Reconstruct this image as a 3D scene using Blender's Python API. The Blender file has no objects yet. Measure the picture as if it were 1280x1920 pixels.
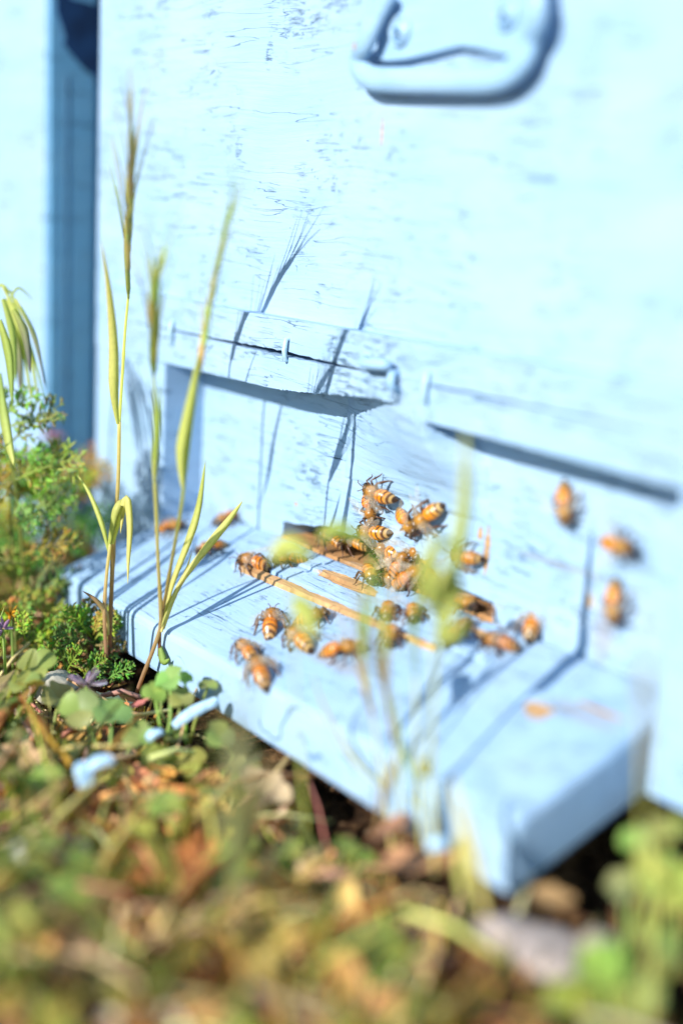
import bpy, math, random
from mathutils import Vector as V, Matrix, noise as mnoise
random.seed(7)
S = bpy.context.scene
R = math.radians
# ------------------------------------------------------------------ camera
RT = V((0.61494173, 0.78669594, 0.05437061)); UP = V((-0.21447281, 0.10050231, 0.97154552)); FW = V((-0.75884655, 0.6091049, -0.23052795))
CAM = V((0.30439715, -0.24926918, 0.11635644)); FPX = 2500.0
cam = bpy.data.cameras.new('camera'); co = bpy.data.objects.new('camera', cam); S.collection.objects.link(co)
m = Matrix((RT, UP, -FW)).transposed().to_4x4(); m.translation = CAM; co.matrix_world = m
cam.sensor_fit = 'VERTICAL'; cam.sensor_height = 36; cam.sensor_width = 24; cam.lens = FPX / 1920 * 36
cam.clip_start = 0.005; cam.clip_end = 500
cam.dof.use_dof = True; cam.dof.focus_distance = 0.424; cam.dof.aperture_fstop = 2.7; cam.dof.aperture_blades = 0
S.camera = co
# ------------------------------------------------------------------ sky and sun
SUN_EL = R(28); LD = V((-0.15, 1.0, 0)).normalized() * math.cos(SUN_EL) + V((0, 0, -math.sin(SUN_EL)))
w = bpy.data.worlds.new('World'); S.world = w; w.use_nodes = True; nt = w.node_tree; nt.nodes.clear()
sk = nt.nodes.new('ShaderNodeTexSky'); sk.sky_type = 'NISHITA'; sk.sun_disc = False; sk.sun_elevation = SUN_EL
sk.sun_rotation = math.atan2(-LD.x, -LD.y); sk.air_density = 1.2; sk.dust_density = 0.0; sk.ozone_density = 2.5
bg = nt.nodes.new('ShaderNodeBackground'); bg.inputs[1].default_value = 0.12
wo = nt.nodes.new('ShaderNodeOutputWorld'); nt.links.new(sk.outputs[0], bg.inputs[0]); nt.links.new(bg.outputs[0], wo.inputs[0])
sl = bpy.data.lights.new('sun', 'SUN'); sl.energy = 5.0; sl.angle = R(0.5); sl.color = (1.0, 0.965, 0.90)
so = bpy.data.objects.new('sun', sl); S.collection.objects.link(so); so.rotation_euler = LD.to_track_quat('-Z', 'Y').to_euler()
S.view_settings.view_transform = 'Standard'; S.view_settings.look = 'None'; S.view_settings.gamma = 1; S.view_settings.exposure = 0.60
S.render.engine = 'CYCLES'; S.cycles.use_denoising = True; S.cycles.max_bounces = 8; S.cycles.transparent_max_bounces = 16
S.cycles.sample_clamp_indirect = 6

# ------------------------------------------------------------------ measuring helpers (a pixel and a real surface give a point)
def ray(px, py): return RT * (px - 640) / FPX - UP * (py - 960) / FPX + FW
def at(px, py, Z): return CAM + ray(px, py) * Z
def atx(px, py, X): return onplane(px, py, (1, 0, 0), X)
def onplane(px, py, n, d):
    r = ray(px, py); n = V(n); return CAM + r * ((d - n.dot(CAM)) / n.dot(r))
PY = 0.017                                   # recessed front panel
UY = 0.005                                   # upper box front
PHI = R(18.75); BN = V((0, -math.sin(PHI), math.cos(PHI)))   # sloping alighting board
def on_front(px, py, y=0.0): return onplane(px, py, (0, 1, 0), y)
def on_panel(px, py): return onplane(px, py, (0, 1, 0), PY)
def on_upper(px, py): return onplane(px, py, (0, 1, 0), UY)
def on_board(px, py): return onplane(px, py, BN, BN.dot(V((0, PY, 0))))
def bz(y): return (y - PY) * math.tan(PHI)
GZ = -0.050
def gh(x, y):
    n = mnoise.fractal(V((x * 28, y * 28, 3.1)), 1.0, 2.0, 5) * 0.004
    d = math.hypot(x, y)
    if y < -.05: n += .007 * mnoise.noise(V((x * 42, y * 42, 9))) * min(1, (-.05 - y) / .03) - .004 * min(1, (-.05 - y) / .03)
    n -= .028 * math.exp(-((x - .128) / .022) ** 2 - ((y + .012) / .020) ** 2) + .012 * math.exp(-((x - .06) / .05) ** 2 - ((y + .040) / .012) ** 2)
    return GZ + n + 0.010 * max(0, min(1, (-0.13 - x) / 0.12)) + 0.05 * mnoise.noise(V((x * .3, y * .3, 0))) * min(1, max(0, d - 1) / 5)
def on_ground(px, py, z=GZ): return onplane(px, py, (0, 0, 1), z)

# ------------------------------------------------------------------ mesh helpers
class MB:
    def __init__(s): s.v = []; s.f = []; s.c = []
    def add(s, vs, fs, tint=(1, 1, 1)):
        k = len(s.v); s.v += [tuple(p) for p in vs]; s.f += [tuple(i + k for i in f) for f in fs]
        s.c += ([tint] * len(vs) if not isinstance(tint, list) else tint)
    def box(s, x0, x1, y0, y1, z0, z1):
        s.add([(x, y, z) for x in (x0, x1) for y in (y0, y1) for z in (z0, z1)],
              [(0, 1, 3, 2), (4, 6, 7, 5), (0, 4, 5, 1), (2, 3, 7, 6), (0, 2, 6, 4), (1, 5, 7, 3)])
    def tube(s, pts, rad, n=6, tint=(1, 1, 1), close=False, tint2=None, flat=1.0):
        pts = [V(p) for p in pts]; N = len(pts)
        if not hasattr(rad, '__len__'): rad = [rad] * N
        up = None; vs = []; cs = []
        for i, p in enumerate(pts):
            if close: t = pts[(i + 1) % N] - pts[i - 1]
            else: t = pts[min(i + 1, N - 1)] - pts[max(i - 1, 0)]
            if t.length < 1e-9: t = V((0, 0, 1))
            t.normalize()
            if up is None: up = t.orthogonal().normalized()
            up = (up - t * up.dot(t)); up = up.normalized() if up.length > 1e-6 else t.orthogonal().normalized()
            b = t.cross(up)
            for k in range(n):
                a = 2 * math.pi * k / n; vs.append(p + up * math.cos(a) * rad[i] + b * math.sin(a) * rad[i] * flat)
                if tint2 is not None: q = i / max(1, N - 1); cs.append(tuple(tint[j] * (1 - q) + tint2[j] * q for j in range(3)))
        fs = []
        for i in range(N if close else N - 1):
            j = (i + 1) % N
            for k in range(n): fs.append((i * n + k, i * n + (k + 1) % n, j * n + (k + 1) % n, j * n + k))
        if not close: fs.append(tuple(range(n - 1, -1, -1))); fs.append(tuple((N - 1) * n + k for k in range(n)))
        s.add(vs, fs, cs if tint2 is not None else tint)
    def ribbon(s, pts, wid, nrm, tint=(1, 1, 1), tint2=None, fold=0.25, thick=0.00012):
        pts = [V(p) for p in pts]; N = len(pts); vs = []; cs = []; fs = []
        if not hasattr(wid, '__len__'): wid = [wid] * N
        for i, p in enumerate(pts):
            t = (pts[min(i + 1, N - 1)] - pts[max(i - 1, 0)]).normalized()
            b = t.cross(V(nrm)); b = b.normalized() if b.length > 1e-6 else t.orthogonal().normalized(); n = b.cross(t)
            wd = wid[i] / 2
            vs += [p - b * wd + n * wd * fold, p - n * thick, p + b * wd + n * wd * fold, p + n * thick]
            q = i / (N - 1); c = tint if tint2 is None else tuple(tint[j] * (1 - q) + tint2[j] * q for j in range(3)); cs += [c] * 4
        for i in range(N - 1):
            for k in range(4): fs.append((i * 4 + k, i * 4 + (k + 1) % 4, i * 4 + 4 + (k + 1) % 4, i * 4 + 4 + k))
        s.add(vs, fs, cs)
    def build(s, name, mat, parent=None, smooth=True, bevel=0):
        me = bpy.data.meshes.new(name); off = V((0, 0, 0))
        if parent is not None: off = ABS.get(parent.name, V((0, 0, 0)))
        me.from_pydata([(p[0] - off.x, p[1] - off.y, p[2] - off.z) for p in s.v], [], s.f); me.update()
        if any(c != (1, 1, 1) for c in s.c):
            a = me.color_attributes.new('tint', 'FLOAT_COLOR', 'POINT')
            a.data.foreach_set('color', [k for c in s.c for k in (c[0], c[1], c[2], 1.0)])
        if smooth: me.polygons.foreach_set('use_smooth', [True] * len(me.polygons))
        me.materials.append(mat)
        o = bpy.data.objects.new(name, me); S.collection.objects.link(o)
        if parent is not None: o.parent = parent; ABS[o.name] = off
        if bevel:
            b = o.modifiers.new('bevel', 'BEVEL'); b.width = bevel; b.segments = 3; b.limit_method = 'ANGLE'; b.angle_limit = R(40)
        return o
ABS = {}
def thing(name, label, cat, loc=(0, 0, 0), group=None):
    o = bpy.data.objects.new(name, None); S.collection.objects.link(o); o.location = loc; o.empty_display_size = .01
    ABS[o.name] = V(loc); tag(o, label, cat, group); return o
def tag(o, label, cat, group=None, kind=None):
    if label: o['label'] = label
    if cat: o['category'] = cat
    if group: o['group'] = group
    if kind: o['kind'] = kind
    return o
def kids(o): return [c for c in S.objects if c.parent == o]
def copy_tree(o, parent=None, table=None):
    c = o.copy(); S.collection.objects.link(c); c.parent = parent
    for ch in TREE[o.name]: k = ch.copy(); S.collection.objects.link(k); k.parent = c
    return c
TREE = {}
def curve(pts, n=24):
    """Catmull-Rom through points (tuples of any length)."""
    P = [pts[0]] + list(pts) + [pts[-1]]; out = []; segs = len(pts) - 1
    for k in range(n):
        t = k / (n - 1) * segs; i = min(int(t), segs - 1); u = t - i; a, b, c, d = P[i:i + 4]
        out.append(tuple(.5 * (2 * b[j] + (c[j] - a[j]) * u + (2 * a[j] - 5 * b[j] + 4 * c[j] - d[j]) * u * u + (3 * b[j] - a[j] - 3 * c[j] + d[j]) * u ** 3) for j in range(len(b))))
    return out

# ------------------------------------------------------------------ materials
class NT:
    def __init__(s, name):
        s.m = bpy.data.materials.new(name); s.m.use_nodes = True; s.t = s.m.node_tree; s.t.nodes.clear()
        s.out = s.t.nodes.new('ShaderNodeOutputMaterial')
    def n(s, ty, ins=None, **kw):
        nd = s.t.nodes.new('ShaderNode' + ty)
        for k, v in kw.items(): setattr(nd, k, v)
        for k, v in (ins or {}).items():
            if isinstance(v, bpy.types.NodeSocket): s.t.links.new(v, nd.inputs[k])
            else: nd.inputs[k].default_value = v
        return nd
    def math(s, op, a, b=0.0, c=None, clamp=False):
        d = {0: a, 1: b}
        if c is not None: d[2] = c
        return s.n('Math', d, operation=op, use_clamp=clamp).outputs[0]
    def vm(s, op, a, b):
        r = s.n('VectorMath', {0: a, 1: b}, operation=op); return r.outputs['Value'] if op in ('LENGTH', 'DOT_PRODUCT') else r.outputs[0]
    def noise(s, vec, sc, det=4, rough=.55, scale3=None):
        if scale3: vec = s.vm('MULTIPLY', vec, scale3)
        return s.n('TexNoise', {'Vector': vec, 'Scale': sc, 'Detail': det, 'Roughness': rough}).outputs[0]
    def mix(s, f, a, b, blend='MIX'):
        r = s.n('MixRGB', {0: f, 1: a, 2: b}, blend_type=blend); return r.outputs[0]
    def ramp(s, f, stops, interp='LINEAR'):
        r = s.n('ValToRGB', {0: f}); e = r.color_ramp; e.interpolation = interp
        while len(e.elements) > 1: e.elements.remove(e.elements[-1])
        e.elements[0].position = stops[0][0]; e.elements[0].color = (*stops[0][1], 1)
        for p, c in stops[1:]: k = e.elements.new(p); k.color = (*c, 1)
        return r.outputs[0]
    def sm(s, x, a, b): return s.n('MapRange', {0: x, 1: a, 2: b, 3: 0.0, 4: 1.0}, interpolation_type='SMOOTHSTEP').outputs[0]
    def done(s, sh): s.t.links.new(sh, s.out.inputs[0]); return s.m

def painted_wood(name, base, grain_axis='z', crackle=(), bare=(), grime=(), crack_amt=1.0, crack_density=0.5, scale=1.0, rough=.5, bare_col=(0.62, 0.38, 0.17)):
    """Old blue paint on softwood. grain runs along world x; grain_axis is the axis across it.
    crackle / bare / grime: ellipses ((x,y,z),(rx,ry,rz)) in world metres where the paint is cracked, worn off, or dirty."""
    t = NT(name); P = t.n('NewGeometry').outputs['Position']
    ax = 2 if grain_axis == 'z' else 1
    def st(along, across):
        v = [along, along, along]; v[ax] = across; return tuple(v)
    warp = t.noise(P, 1, 3, .5, (14, 14, 14))
    wz = t.math('MULTIPLY', t.math('SUBTRACT', warp, .5), 0.010)
    off = t.n('CombineXYZ', {'Z' if ax == 2 else 'Y': wz}).outputs[0]
    Q = t.vm('ADD', P, off)
    g1 = t.noise(Q, 1, 6, .65, st(45 * scale, 900 * scale))
    g2 = t.noise(Q, 1, 3, .5, st(16 * scale, 360 * scale))
    patch = t.noise(P, 1, 3, .6, (38, 38, 38))
    spots = t.noise(P, 1, 2, .5, (700, 700, 700))
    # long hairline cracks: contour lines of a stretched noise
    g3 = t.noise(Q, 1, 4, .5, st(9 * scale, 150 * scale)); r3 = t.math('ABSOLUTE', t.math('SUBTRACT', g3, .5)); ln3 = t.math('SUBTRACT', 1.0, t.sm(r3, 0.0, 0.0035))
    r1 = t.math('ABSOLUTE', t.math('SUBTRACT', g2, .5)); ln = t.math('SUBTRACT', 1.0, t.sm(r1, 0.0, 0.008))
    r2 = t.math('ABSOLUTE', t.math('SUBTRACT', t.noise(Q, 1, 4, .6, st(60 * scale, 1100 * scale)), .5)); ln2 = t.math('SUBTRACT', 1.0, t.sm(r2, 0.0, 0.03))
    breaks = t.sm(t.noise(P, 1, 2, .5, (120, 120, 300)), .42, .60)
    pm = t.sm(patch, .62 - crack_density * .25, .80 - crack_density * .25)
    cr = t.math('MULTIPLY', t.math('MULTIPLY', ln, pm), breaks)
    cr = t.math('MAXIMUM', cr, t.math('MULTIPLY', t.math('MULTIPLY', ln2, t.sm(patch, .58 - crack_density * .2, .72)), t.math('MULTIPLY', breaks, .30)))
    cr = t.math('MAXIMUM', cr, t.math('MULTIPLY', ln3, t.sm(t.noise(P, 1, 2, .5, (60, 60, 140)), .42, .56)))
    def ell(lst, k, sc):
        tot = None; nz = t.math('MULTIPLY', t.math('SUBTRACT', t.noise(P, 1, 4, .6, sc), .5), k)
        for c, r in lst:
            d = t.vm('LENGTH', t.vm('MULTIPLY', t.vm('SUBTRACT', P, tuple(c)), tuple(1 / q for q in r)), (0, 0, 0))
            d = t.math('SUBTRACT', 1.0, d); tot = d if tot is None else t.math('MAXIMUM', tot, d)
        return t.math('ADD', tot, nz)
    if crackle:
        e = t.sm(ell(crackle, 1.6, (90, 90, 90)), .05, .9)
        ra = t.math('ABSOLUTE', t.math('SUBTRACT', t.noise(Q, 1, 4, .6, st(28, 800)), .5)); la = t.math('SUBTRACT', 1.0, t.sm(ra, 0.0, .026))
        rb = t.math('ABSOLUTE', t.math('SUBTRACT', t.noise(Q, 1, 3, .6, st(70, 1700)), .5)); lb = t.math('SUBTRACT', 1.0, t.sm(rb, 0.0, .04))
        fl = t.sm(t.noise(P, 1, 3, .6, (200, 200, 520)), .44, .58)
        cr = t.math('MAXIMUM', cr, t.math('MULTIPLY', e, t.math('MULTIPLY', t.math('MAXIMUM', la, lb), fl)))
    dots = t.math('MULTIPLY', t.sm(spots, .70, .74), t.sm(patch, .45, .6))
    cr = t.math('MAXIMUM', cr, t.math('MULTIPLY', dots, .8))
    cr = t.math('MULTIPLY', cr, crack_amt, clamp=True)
    dark = (.03, .11, .22)  # crack colour: crevice shadow put in as dark blue
    tone = t.sm(t.noise(P, 1, 4, .6, (22, 22, 60)), .3, .75)
    b1 = t.mix(tone, (base[0] * .93, base[1] * .97, base[2] * .99, 1), (min(1, base[0] * 1.09), min(1, base[1] * 1.03), min(1, base[2] * 1.01), 1))
    b1 = t.mix(t.math('MULTIPLY', t.sm(g1, .5, .70), .30), b1, (base[0] * .72, base[1] * .85, base[2] * .92, 1))
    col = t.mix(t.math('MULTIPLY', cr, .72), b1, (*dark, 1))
    h = t.math('SUBTRACT', t.math('MULTIPLY', g1, .55), cr)
    if grime:
        ge = t.math('MULTIPLY', t.sm(ell(grime, 1.2, (120, 120, 120)), .0, .9), .45)
        col = t.mix(ge, col, (.30, .20, .14, 1))
    if grain_axis == 'y':
        dt = t.math('MULTIPLY', t.sm(t.noise(P, 1, 3, .6, (520, 520, 520)), .66, .72), t.sm(t.noise(P, 1, 2, .5, (45, 45, 45)), .48, .62))
        col = t.mix(t.math('MULTIPLY', dt, .7), col, (.28, .18, .10, 1))
    if bare:
        be = t.sm(ell(bare, 1.5, st(110, 420)), .0, .10)
        wood = t.mix(t.sm(t.noise(Q, 1, 5, .7, st(60, 1500)), .35, .7), (bare_col[0] * .55, bare_col[1] * .5, bare_col[2] * .5, 1), (*bare_col, 1))
        col = t.mix(be, col, wood); h = t.math('SUBTRACT', h, t.math('MULTIPLY', be, .8))
    bump = t.n('Bump', {'Strength': .8, 'Distance': .0005, 'Height': h}).outputs[0]
    p = t.n('BsdfPrincipled', {'Base Color': col, 'Roughness': rough, 'Normal': bump, 'Specular IOR Level': .35})
    return t.done(p.outputs[0])

def simple(name, col, rough=.6, var=.15, sc=200, bump=.0, spec=.3, metal=0):
    t = NT(name); P = t.n('NewGeometry').outputs['Position']; nz = t.noise(P, sc, 4)
    c = t.mix(t.sm(nz, .3, .7), tuple(x * (1 - var) for x in col) + (1,), tuple(min(1, x * (1 + var)) for x in col) + (1,))
    d = {'Base Color': c, 'Roughness': rough, 'Specular IOR Level': spec, 'Metallic': metal}
    if bump: d['Normal'] = t.n('Bump', {'Strength': 1.0, 'Distance': bump, 'Height': nz}).outputs[0]
    return t.done(t.n('BsdfPrincipled', d).outputs[0])

def foliage(name, trans=.35, rough=.5, sc=400):
    """leaf colour comes from each leaf's own tint"""
    t = NT(name); P = t.n('NewGeometry').outputs['Position']
    a = t.n('Attribute', attribute_name='tint').outputs[0]; nz = t.noise(P, sc, 3)
    c = t.mix(t.math('MULTIPLY', t.sm(nz, .35, .75), .22), a, t.mix(1.0, a, (.62, .60, .45, 1), 'MULTIPLY'))
    p = t.n('BsdfPrincipled', {'Base Color': c, 'Roughness': rough, 'Specular IOR Level': .35}).outputs[0]
    tl = t.n('BsdfTranslucent', {0: t.mix(1.0, c, (1.0, 1.0, .55, 1), 'MULTIPLY')}).outputs[0]
    return t.done(t.n('MixShader', {0: trans, 1: p, 2: tl}).outputs[0])

BLUE = (0.300, 0.446, 0.620)
def pt(f, *a): return tuple(f(*a))
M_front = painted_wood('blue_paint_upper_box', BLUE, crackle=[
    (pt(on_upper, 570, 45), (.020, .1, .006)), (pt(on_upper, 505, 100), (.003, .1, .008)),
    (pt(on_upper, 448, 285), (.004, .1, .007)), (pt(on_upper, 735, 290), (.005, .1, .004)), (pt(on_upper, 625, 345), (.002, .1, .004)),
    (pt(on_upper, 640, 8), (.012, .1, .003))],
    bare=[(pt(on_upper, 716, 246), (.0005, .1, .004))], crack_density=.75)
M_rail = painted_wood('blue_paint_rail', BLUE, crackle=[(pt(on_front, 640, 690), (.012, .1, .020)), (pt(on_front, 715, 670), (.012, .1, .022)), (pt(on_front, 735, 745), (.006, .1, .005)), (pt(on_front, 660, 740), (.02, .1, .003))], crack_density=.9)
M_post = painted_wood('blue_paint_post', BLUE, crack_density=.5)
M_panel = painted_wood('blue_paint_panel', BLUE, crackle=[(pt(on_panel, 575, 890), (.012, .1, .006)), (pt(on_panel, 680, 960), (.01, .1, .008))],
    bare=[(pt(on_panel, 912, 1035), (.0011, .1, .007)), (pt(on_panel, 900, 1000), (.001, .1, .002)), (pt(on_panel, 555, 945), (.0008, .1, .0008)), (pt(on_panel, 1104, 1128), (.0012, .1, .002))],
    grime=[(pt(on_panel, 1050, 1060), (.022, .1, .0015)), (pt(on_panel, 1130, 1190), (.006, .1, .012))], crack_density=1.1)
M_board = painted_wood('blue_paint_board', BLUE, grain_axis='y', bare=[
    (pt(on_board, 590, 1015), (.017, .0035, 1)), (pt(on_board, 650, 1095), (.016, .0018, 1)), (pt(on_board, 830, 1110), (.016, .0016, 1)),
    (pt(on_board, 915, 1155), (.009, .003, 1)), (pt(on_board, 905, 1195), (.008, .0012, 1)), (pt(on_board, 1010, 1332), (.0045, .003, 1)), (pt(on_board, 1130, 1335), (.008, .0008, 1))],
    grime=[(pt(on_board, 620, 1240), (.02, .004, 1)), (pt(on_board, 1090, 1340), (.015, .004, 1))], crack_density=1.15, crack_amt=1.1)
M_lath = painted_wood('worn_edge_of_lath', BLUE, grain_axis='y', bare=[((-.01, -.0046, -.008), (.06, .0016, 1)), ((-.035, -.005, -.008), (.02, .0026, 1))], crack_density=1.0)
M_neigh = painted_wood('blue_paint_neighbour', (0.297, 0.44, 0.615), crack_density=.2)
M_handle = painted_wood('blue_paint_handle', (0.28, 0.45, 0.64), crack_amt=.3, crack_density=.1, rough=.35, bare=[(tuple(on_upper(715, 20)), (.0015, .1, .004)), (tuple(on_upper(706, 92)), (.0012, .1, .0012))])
M_inside = simple('dark_bare_wood_inside', (.10, .055, .03), .8, .4, 120, .0005)
M_floor = simple('bare_wood_floor', (.42, .22, .09), .8, .3, 150, .0005)
M_navy = simple('navy_deep_shade', (.010, .045, .13), .9, .3, 90)  # deep shade on the neighbour's side, put in as dark colour
M_metal = simple('painted_staple', (.38, .56, .68), .35, .2, 600, .0001, .5)
M_rust = simple('rusty_metal', (.22, .12, .08), .6, .5, 500, .0002)
M_leaf = foliage('clover_leaf', .40); M_grass = foliage('grass_blade', .58, .45, 700); M_dry = foliage('dry_leaf', .15, .8, 300)
M_feather = foliage('feathery_leaf', .25, .6, 500); M_petal = foliage('petal', .4, .6, 500)
M_stone = simple('stone', (.50, .43, .38), .85, .3, 160, .001)
M_chip = simple('paint_flake', (.42, .62, .80), .55, .15, 300, .0004)

# ------------------------------------------------------------------ ground
def build_ground():
    g = MB(); ax = []
    k = -.45
    while k <= .45: ax.append(k); k += .006
    ext = [.5, .6, .75, 1, 1.5, 2.5, 4, 7, 12, 20, 40, 90]
    ax = [-e for e in reversed(ext)] + ax + ext; n = len(ax)
    g.add([(x, y, gh(x, y)) for x in ax for y in ax], [(i * n + j, (i + 1) * n + j, (i + 1) * n + j + 1, i * n + j + 1) for i in range(n - 1) for j in range(n - 1)])
    t = NT('soil'); P = t.n('NewGeometry').outputs['Position']; a = t.noise(P, 90, 8, .7); b = t.noise(P, 420, 5, .7)
    c = t.ramp(a, [(.36, (.010, .006, .004)), (.50, (.05, .025, .012)), (.62, (.20, .11, .05)), (.76, (.38, .23, .12))])
    c = t.mix(t.sm(b, .55, .7), c, (.22, .15, .09, 1))
    bp = t.n('Bump', {'Strength': 1.0, 'Distance': .003, 'Height': t.math('ADD', a, t.math('MULTIPLY', b, .4))}).outputs[0]
    mat = t.done(t.n('BsdfPrincipled', {'Base Color': c, 'Roughness': .95, 'Normal': bp, 'Specular IOR Level': .1}).outputs[0])
    tag(g.build('ground', mat), None, None, None, 'structure')
build_ground()

# ------------------------------------------------------------------ the beehive
XL, XR = -0.165, 0.175
def strip_board(mb, xs, zb, zt, y0, y1):
    """a board along x whose lower and upper edges follow zb(x), zt(x)"""
    n = len(xs); vs = []
    for x in xs: vs += [(x, y0, zb(x)), (x, y0, zt(x)), (x, y1, zt(x)), (x, y1, zb(x))]
    fs = [(i * 4 + k, i * 4 + 4 + k, i * 4 + 4 + (k + 1) % 4, i * 4 + (k + 1) % 4) for i in range(n - 1) for k in range(4)]
    fs += [(0, 1, 2, 3), ((n - 1) * 4 + 3, (n - 1) * 4 + 2, (n - 1) * 4 + 1, (n - 1) * 4)]
    mb.add(vs, fs)
def jag(x, s, a, seed=0): return a * mnoise.fractal(V((x * s, seed, 0)), 1.0, 2.0, 4)
def lin(x, pts):
    if x <= pts[0][0]: return pts[0][1]
    for (a, b), (c, d) in zip(pts, pts[1:]):
        if x <= c: return b + (d - b) * (x - a) / (c - a)
    return pts[-1][1]
hive = thing('beehive', 'large pale blue wooden beehive with bees at its entrance and a metal handle above', 'beehive', (0, .1, -.05))
xs = [XL + (XR - XL) * i / 420 for i in range(421)]
LZ = 0.0775
ul = on_upper(183, 300).x
f = MB(); f.box(ul, XR + .02, UY, UY + .022, LZ - .009, .36); f.build('front_wall', M_front, hive, False, .0012)
f = MB(); f.box(ul, ul + .022, UY + .0222, .40, LZ, .36); f.build('side_wall', M_post, hive, False, .001)
f = MB(); f.box(XR - .002, XR + .02, UY + .0222, .40, LZ, .36); f.build('side_wall', M_post, hive, False, .001)
f = MB(); f.box(ul + .0222, XR - .0022, .378, .40, LZ, .36); f.build('back_wall', M_post, hive, False, .001)
f = MB(); f.box(ul - .012, XR + .032, .0, .412, .361, .385); f.build('roof', M_post, hive, False, .002)
gap_pts = [(-.140, 0), (-.120, .0002), (-.103, .0006), (-.075, .0009), (-.052, .0016), (-.040, .0018), (-.026, .0012), (-.008, .0008), (.003, .0002), (.006, 0), (.028, 0), (.034, .0007), (.06, .0006), (.09, .0004), (.13, 0)]
CRK0 = 0
crk = lambda x: 0.0664 + jag(x, 120, .0003, 4)
cb = lambda x: crk(x) - lin(x, gap_pts) * (.5 + .25 * mnoise.noise(V((x * 400, 0, 2))) ) - .00004
ct = lambda x: crk(x) + lin(x, gap_pts) * (.5 + .25 * mnoise.noise(V((x * 400, 9, 2))) ) + .00004
f = MB(); strip_board(f, xs, ct, lambda x: LZ + jag(x, 60, .0001, 8), 0, UY - .00005); f.build('upper_rail', M_rail, hive, False)
slot = lambda x: lin(x, [(-.113, .0541), (-.045, .0546), (-.030, .0556), (-.012, .0575), (.004, .0590), (.0164, .0592), (.0168, .0640), (.0200, .0635), (.0262, .0562), (.03, .0560), (.06, .0557), (.118, .0550)]) + (jag(x, 500, .0006, 3) if -.045 < x < .028 else jag(x, 150, .00012, 3))
f = MB(); strip_board(f, xs, slot, cb, 0, PY + .0002); f.build('lower_rail', M_rail, hive, False)
f = MB(); f.box(XL, -.113, 0, .034, -.030, .0538); f.build('corner_post', M_post, hive, False, .0008)
f = MB(); f.box(.118, XR, 0, .034, -.0215, .0546); f.build('corner_post', M_post, hive, False, .0008)
f = MB(); f.box(XL, XL + .02, .0342, .40, -.030, LZ - .0004); f.build('lower_side', M_post, hive, False, .0008)
f = MB(); f.box(XR - .02, XR, .0342, .40, -.030, LZ - .0004); f.build('lower_side', M_post, hive, False, .0008)
f = MB(); f.box(XL + .0202, XR - .0202, .38, .40, -.030, LZ - .0004); f.build('lower_back', M_post, hive, False, .0008)
# recessed panel: two planks, entrance slot along the bottom
xp = [-.1128 + (.1178 + .1128) * i / 360 for i in range(361)]
pg = lambda x: lin(x, [(-.048, 0), (-.040, .0002), (-.030, .0004), (.010, .0005), (.024, .0003), (.034, 0)])
pc = lambda x: .0327 + jag(x, 90, .00025, 12) - .004 * math.exp(-((x + .044) / .004) ** 2) * -1 * .2
pb = lambda x: lin(x, [(-.0595, -.004), (-.0590, .0052), (-.050, .0062), (-.035, .0088), (-.02, .0095), (.0, .0088), (.015, .0070), (.03, .0052), (.0448, .0044), (.0453, -.004)]) + (jag(x, 200, .0003, 6) if -.0589 < x < .0448 else 0)
f = MB(); strip_board(f, xp, lambda x: pc(x) + pg(x) * .5 + .00003, lambda x: .066, PY, PY + .016); f.build('front_panel', M_panel, hive, False)
f = MB(); strip_board(f, xp, pb, lambda x: pc(x) - pg(x) * .5 - .00003, PY, PY + .016); f.build('front_panel', M_panel, hive, False)
f = MB(); f.box(-.1128, .1178, PY + .0165, PY + .0200, -.03, .075); 
f = MB(); f.box(-.1126, .1176, PY + .0002, .36, -.012, -.0002); f.build('floor', M_floor, hive, False)
f = MB(); f.box(-.1126, .1176, .10, .11, .0, .07); f.build('inner_wall', M_inside, hive, False)
f = MB(); f.box(-.1128, .1178, PY + .001, .034, -.030, -.0124); f.build('sill', M_post, hive, False, .0005)
# broken corner of the rail: a sloping splinter running from the rail down to the panel
f = MB(); vs = []; NXs, NZs = 70, 44
for i in range(NXs + 1):
    x = -.030 + .0710 * i / NXs
    hx0 = lin(x, [(-.028, 0), (-.020, .0035), (.0, .0105), (.0150, .0160), (.0215, .0168), (.04, .0168)]) 
    for k in range(NZs + 1):
        z = .022 + .0420 * k / NZs; g_ = lin(z, [(.0245, 0), (.034, .25), (.046, .68), (.0565, .97), (.058, 1.0), (.07, 1.0)]); g_ = g_ * g_ * (3 - 2 * g_) * .3 + g_ * .7
        sl_ = max(0, min(1, (.056 - z) / .012)); xr = .0258 + .014 * sl_; hx = hx0 * max(0, min(1, (xr - x) / (.0012 + .011 * sl_)))
        vs.append(V((x, PY + .0006 - max(0, hx) * g_ - (.0008 if hx > .0005 and g_ > .05 else 0) - jag(x + z * 3, 80, .0003, z * 300), z)))
f.add(vs, [(i * (NZs + 1) + k, (i + 1) * (NZs + 1) + k, (i + 1) * (NZs + 1) + k + 1, i * (NZs + 1) + k + 1) for i in range(NXs) for k in range(NZs)])
f.build('splinter', M_rail, hive, True)
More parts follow.
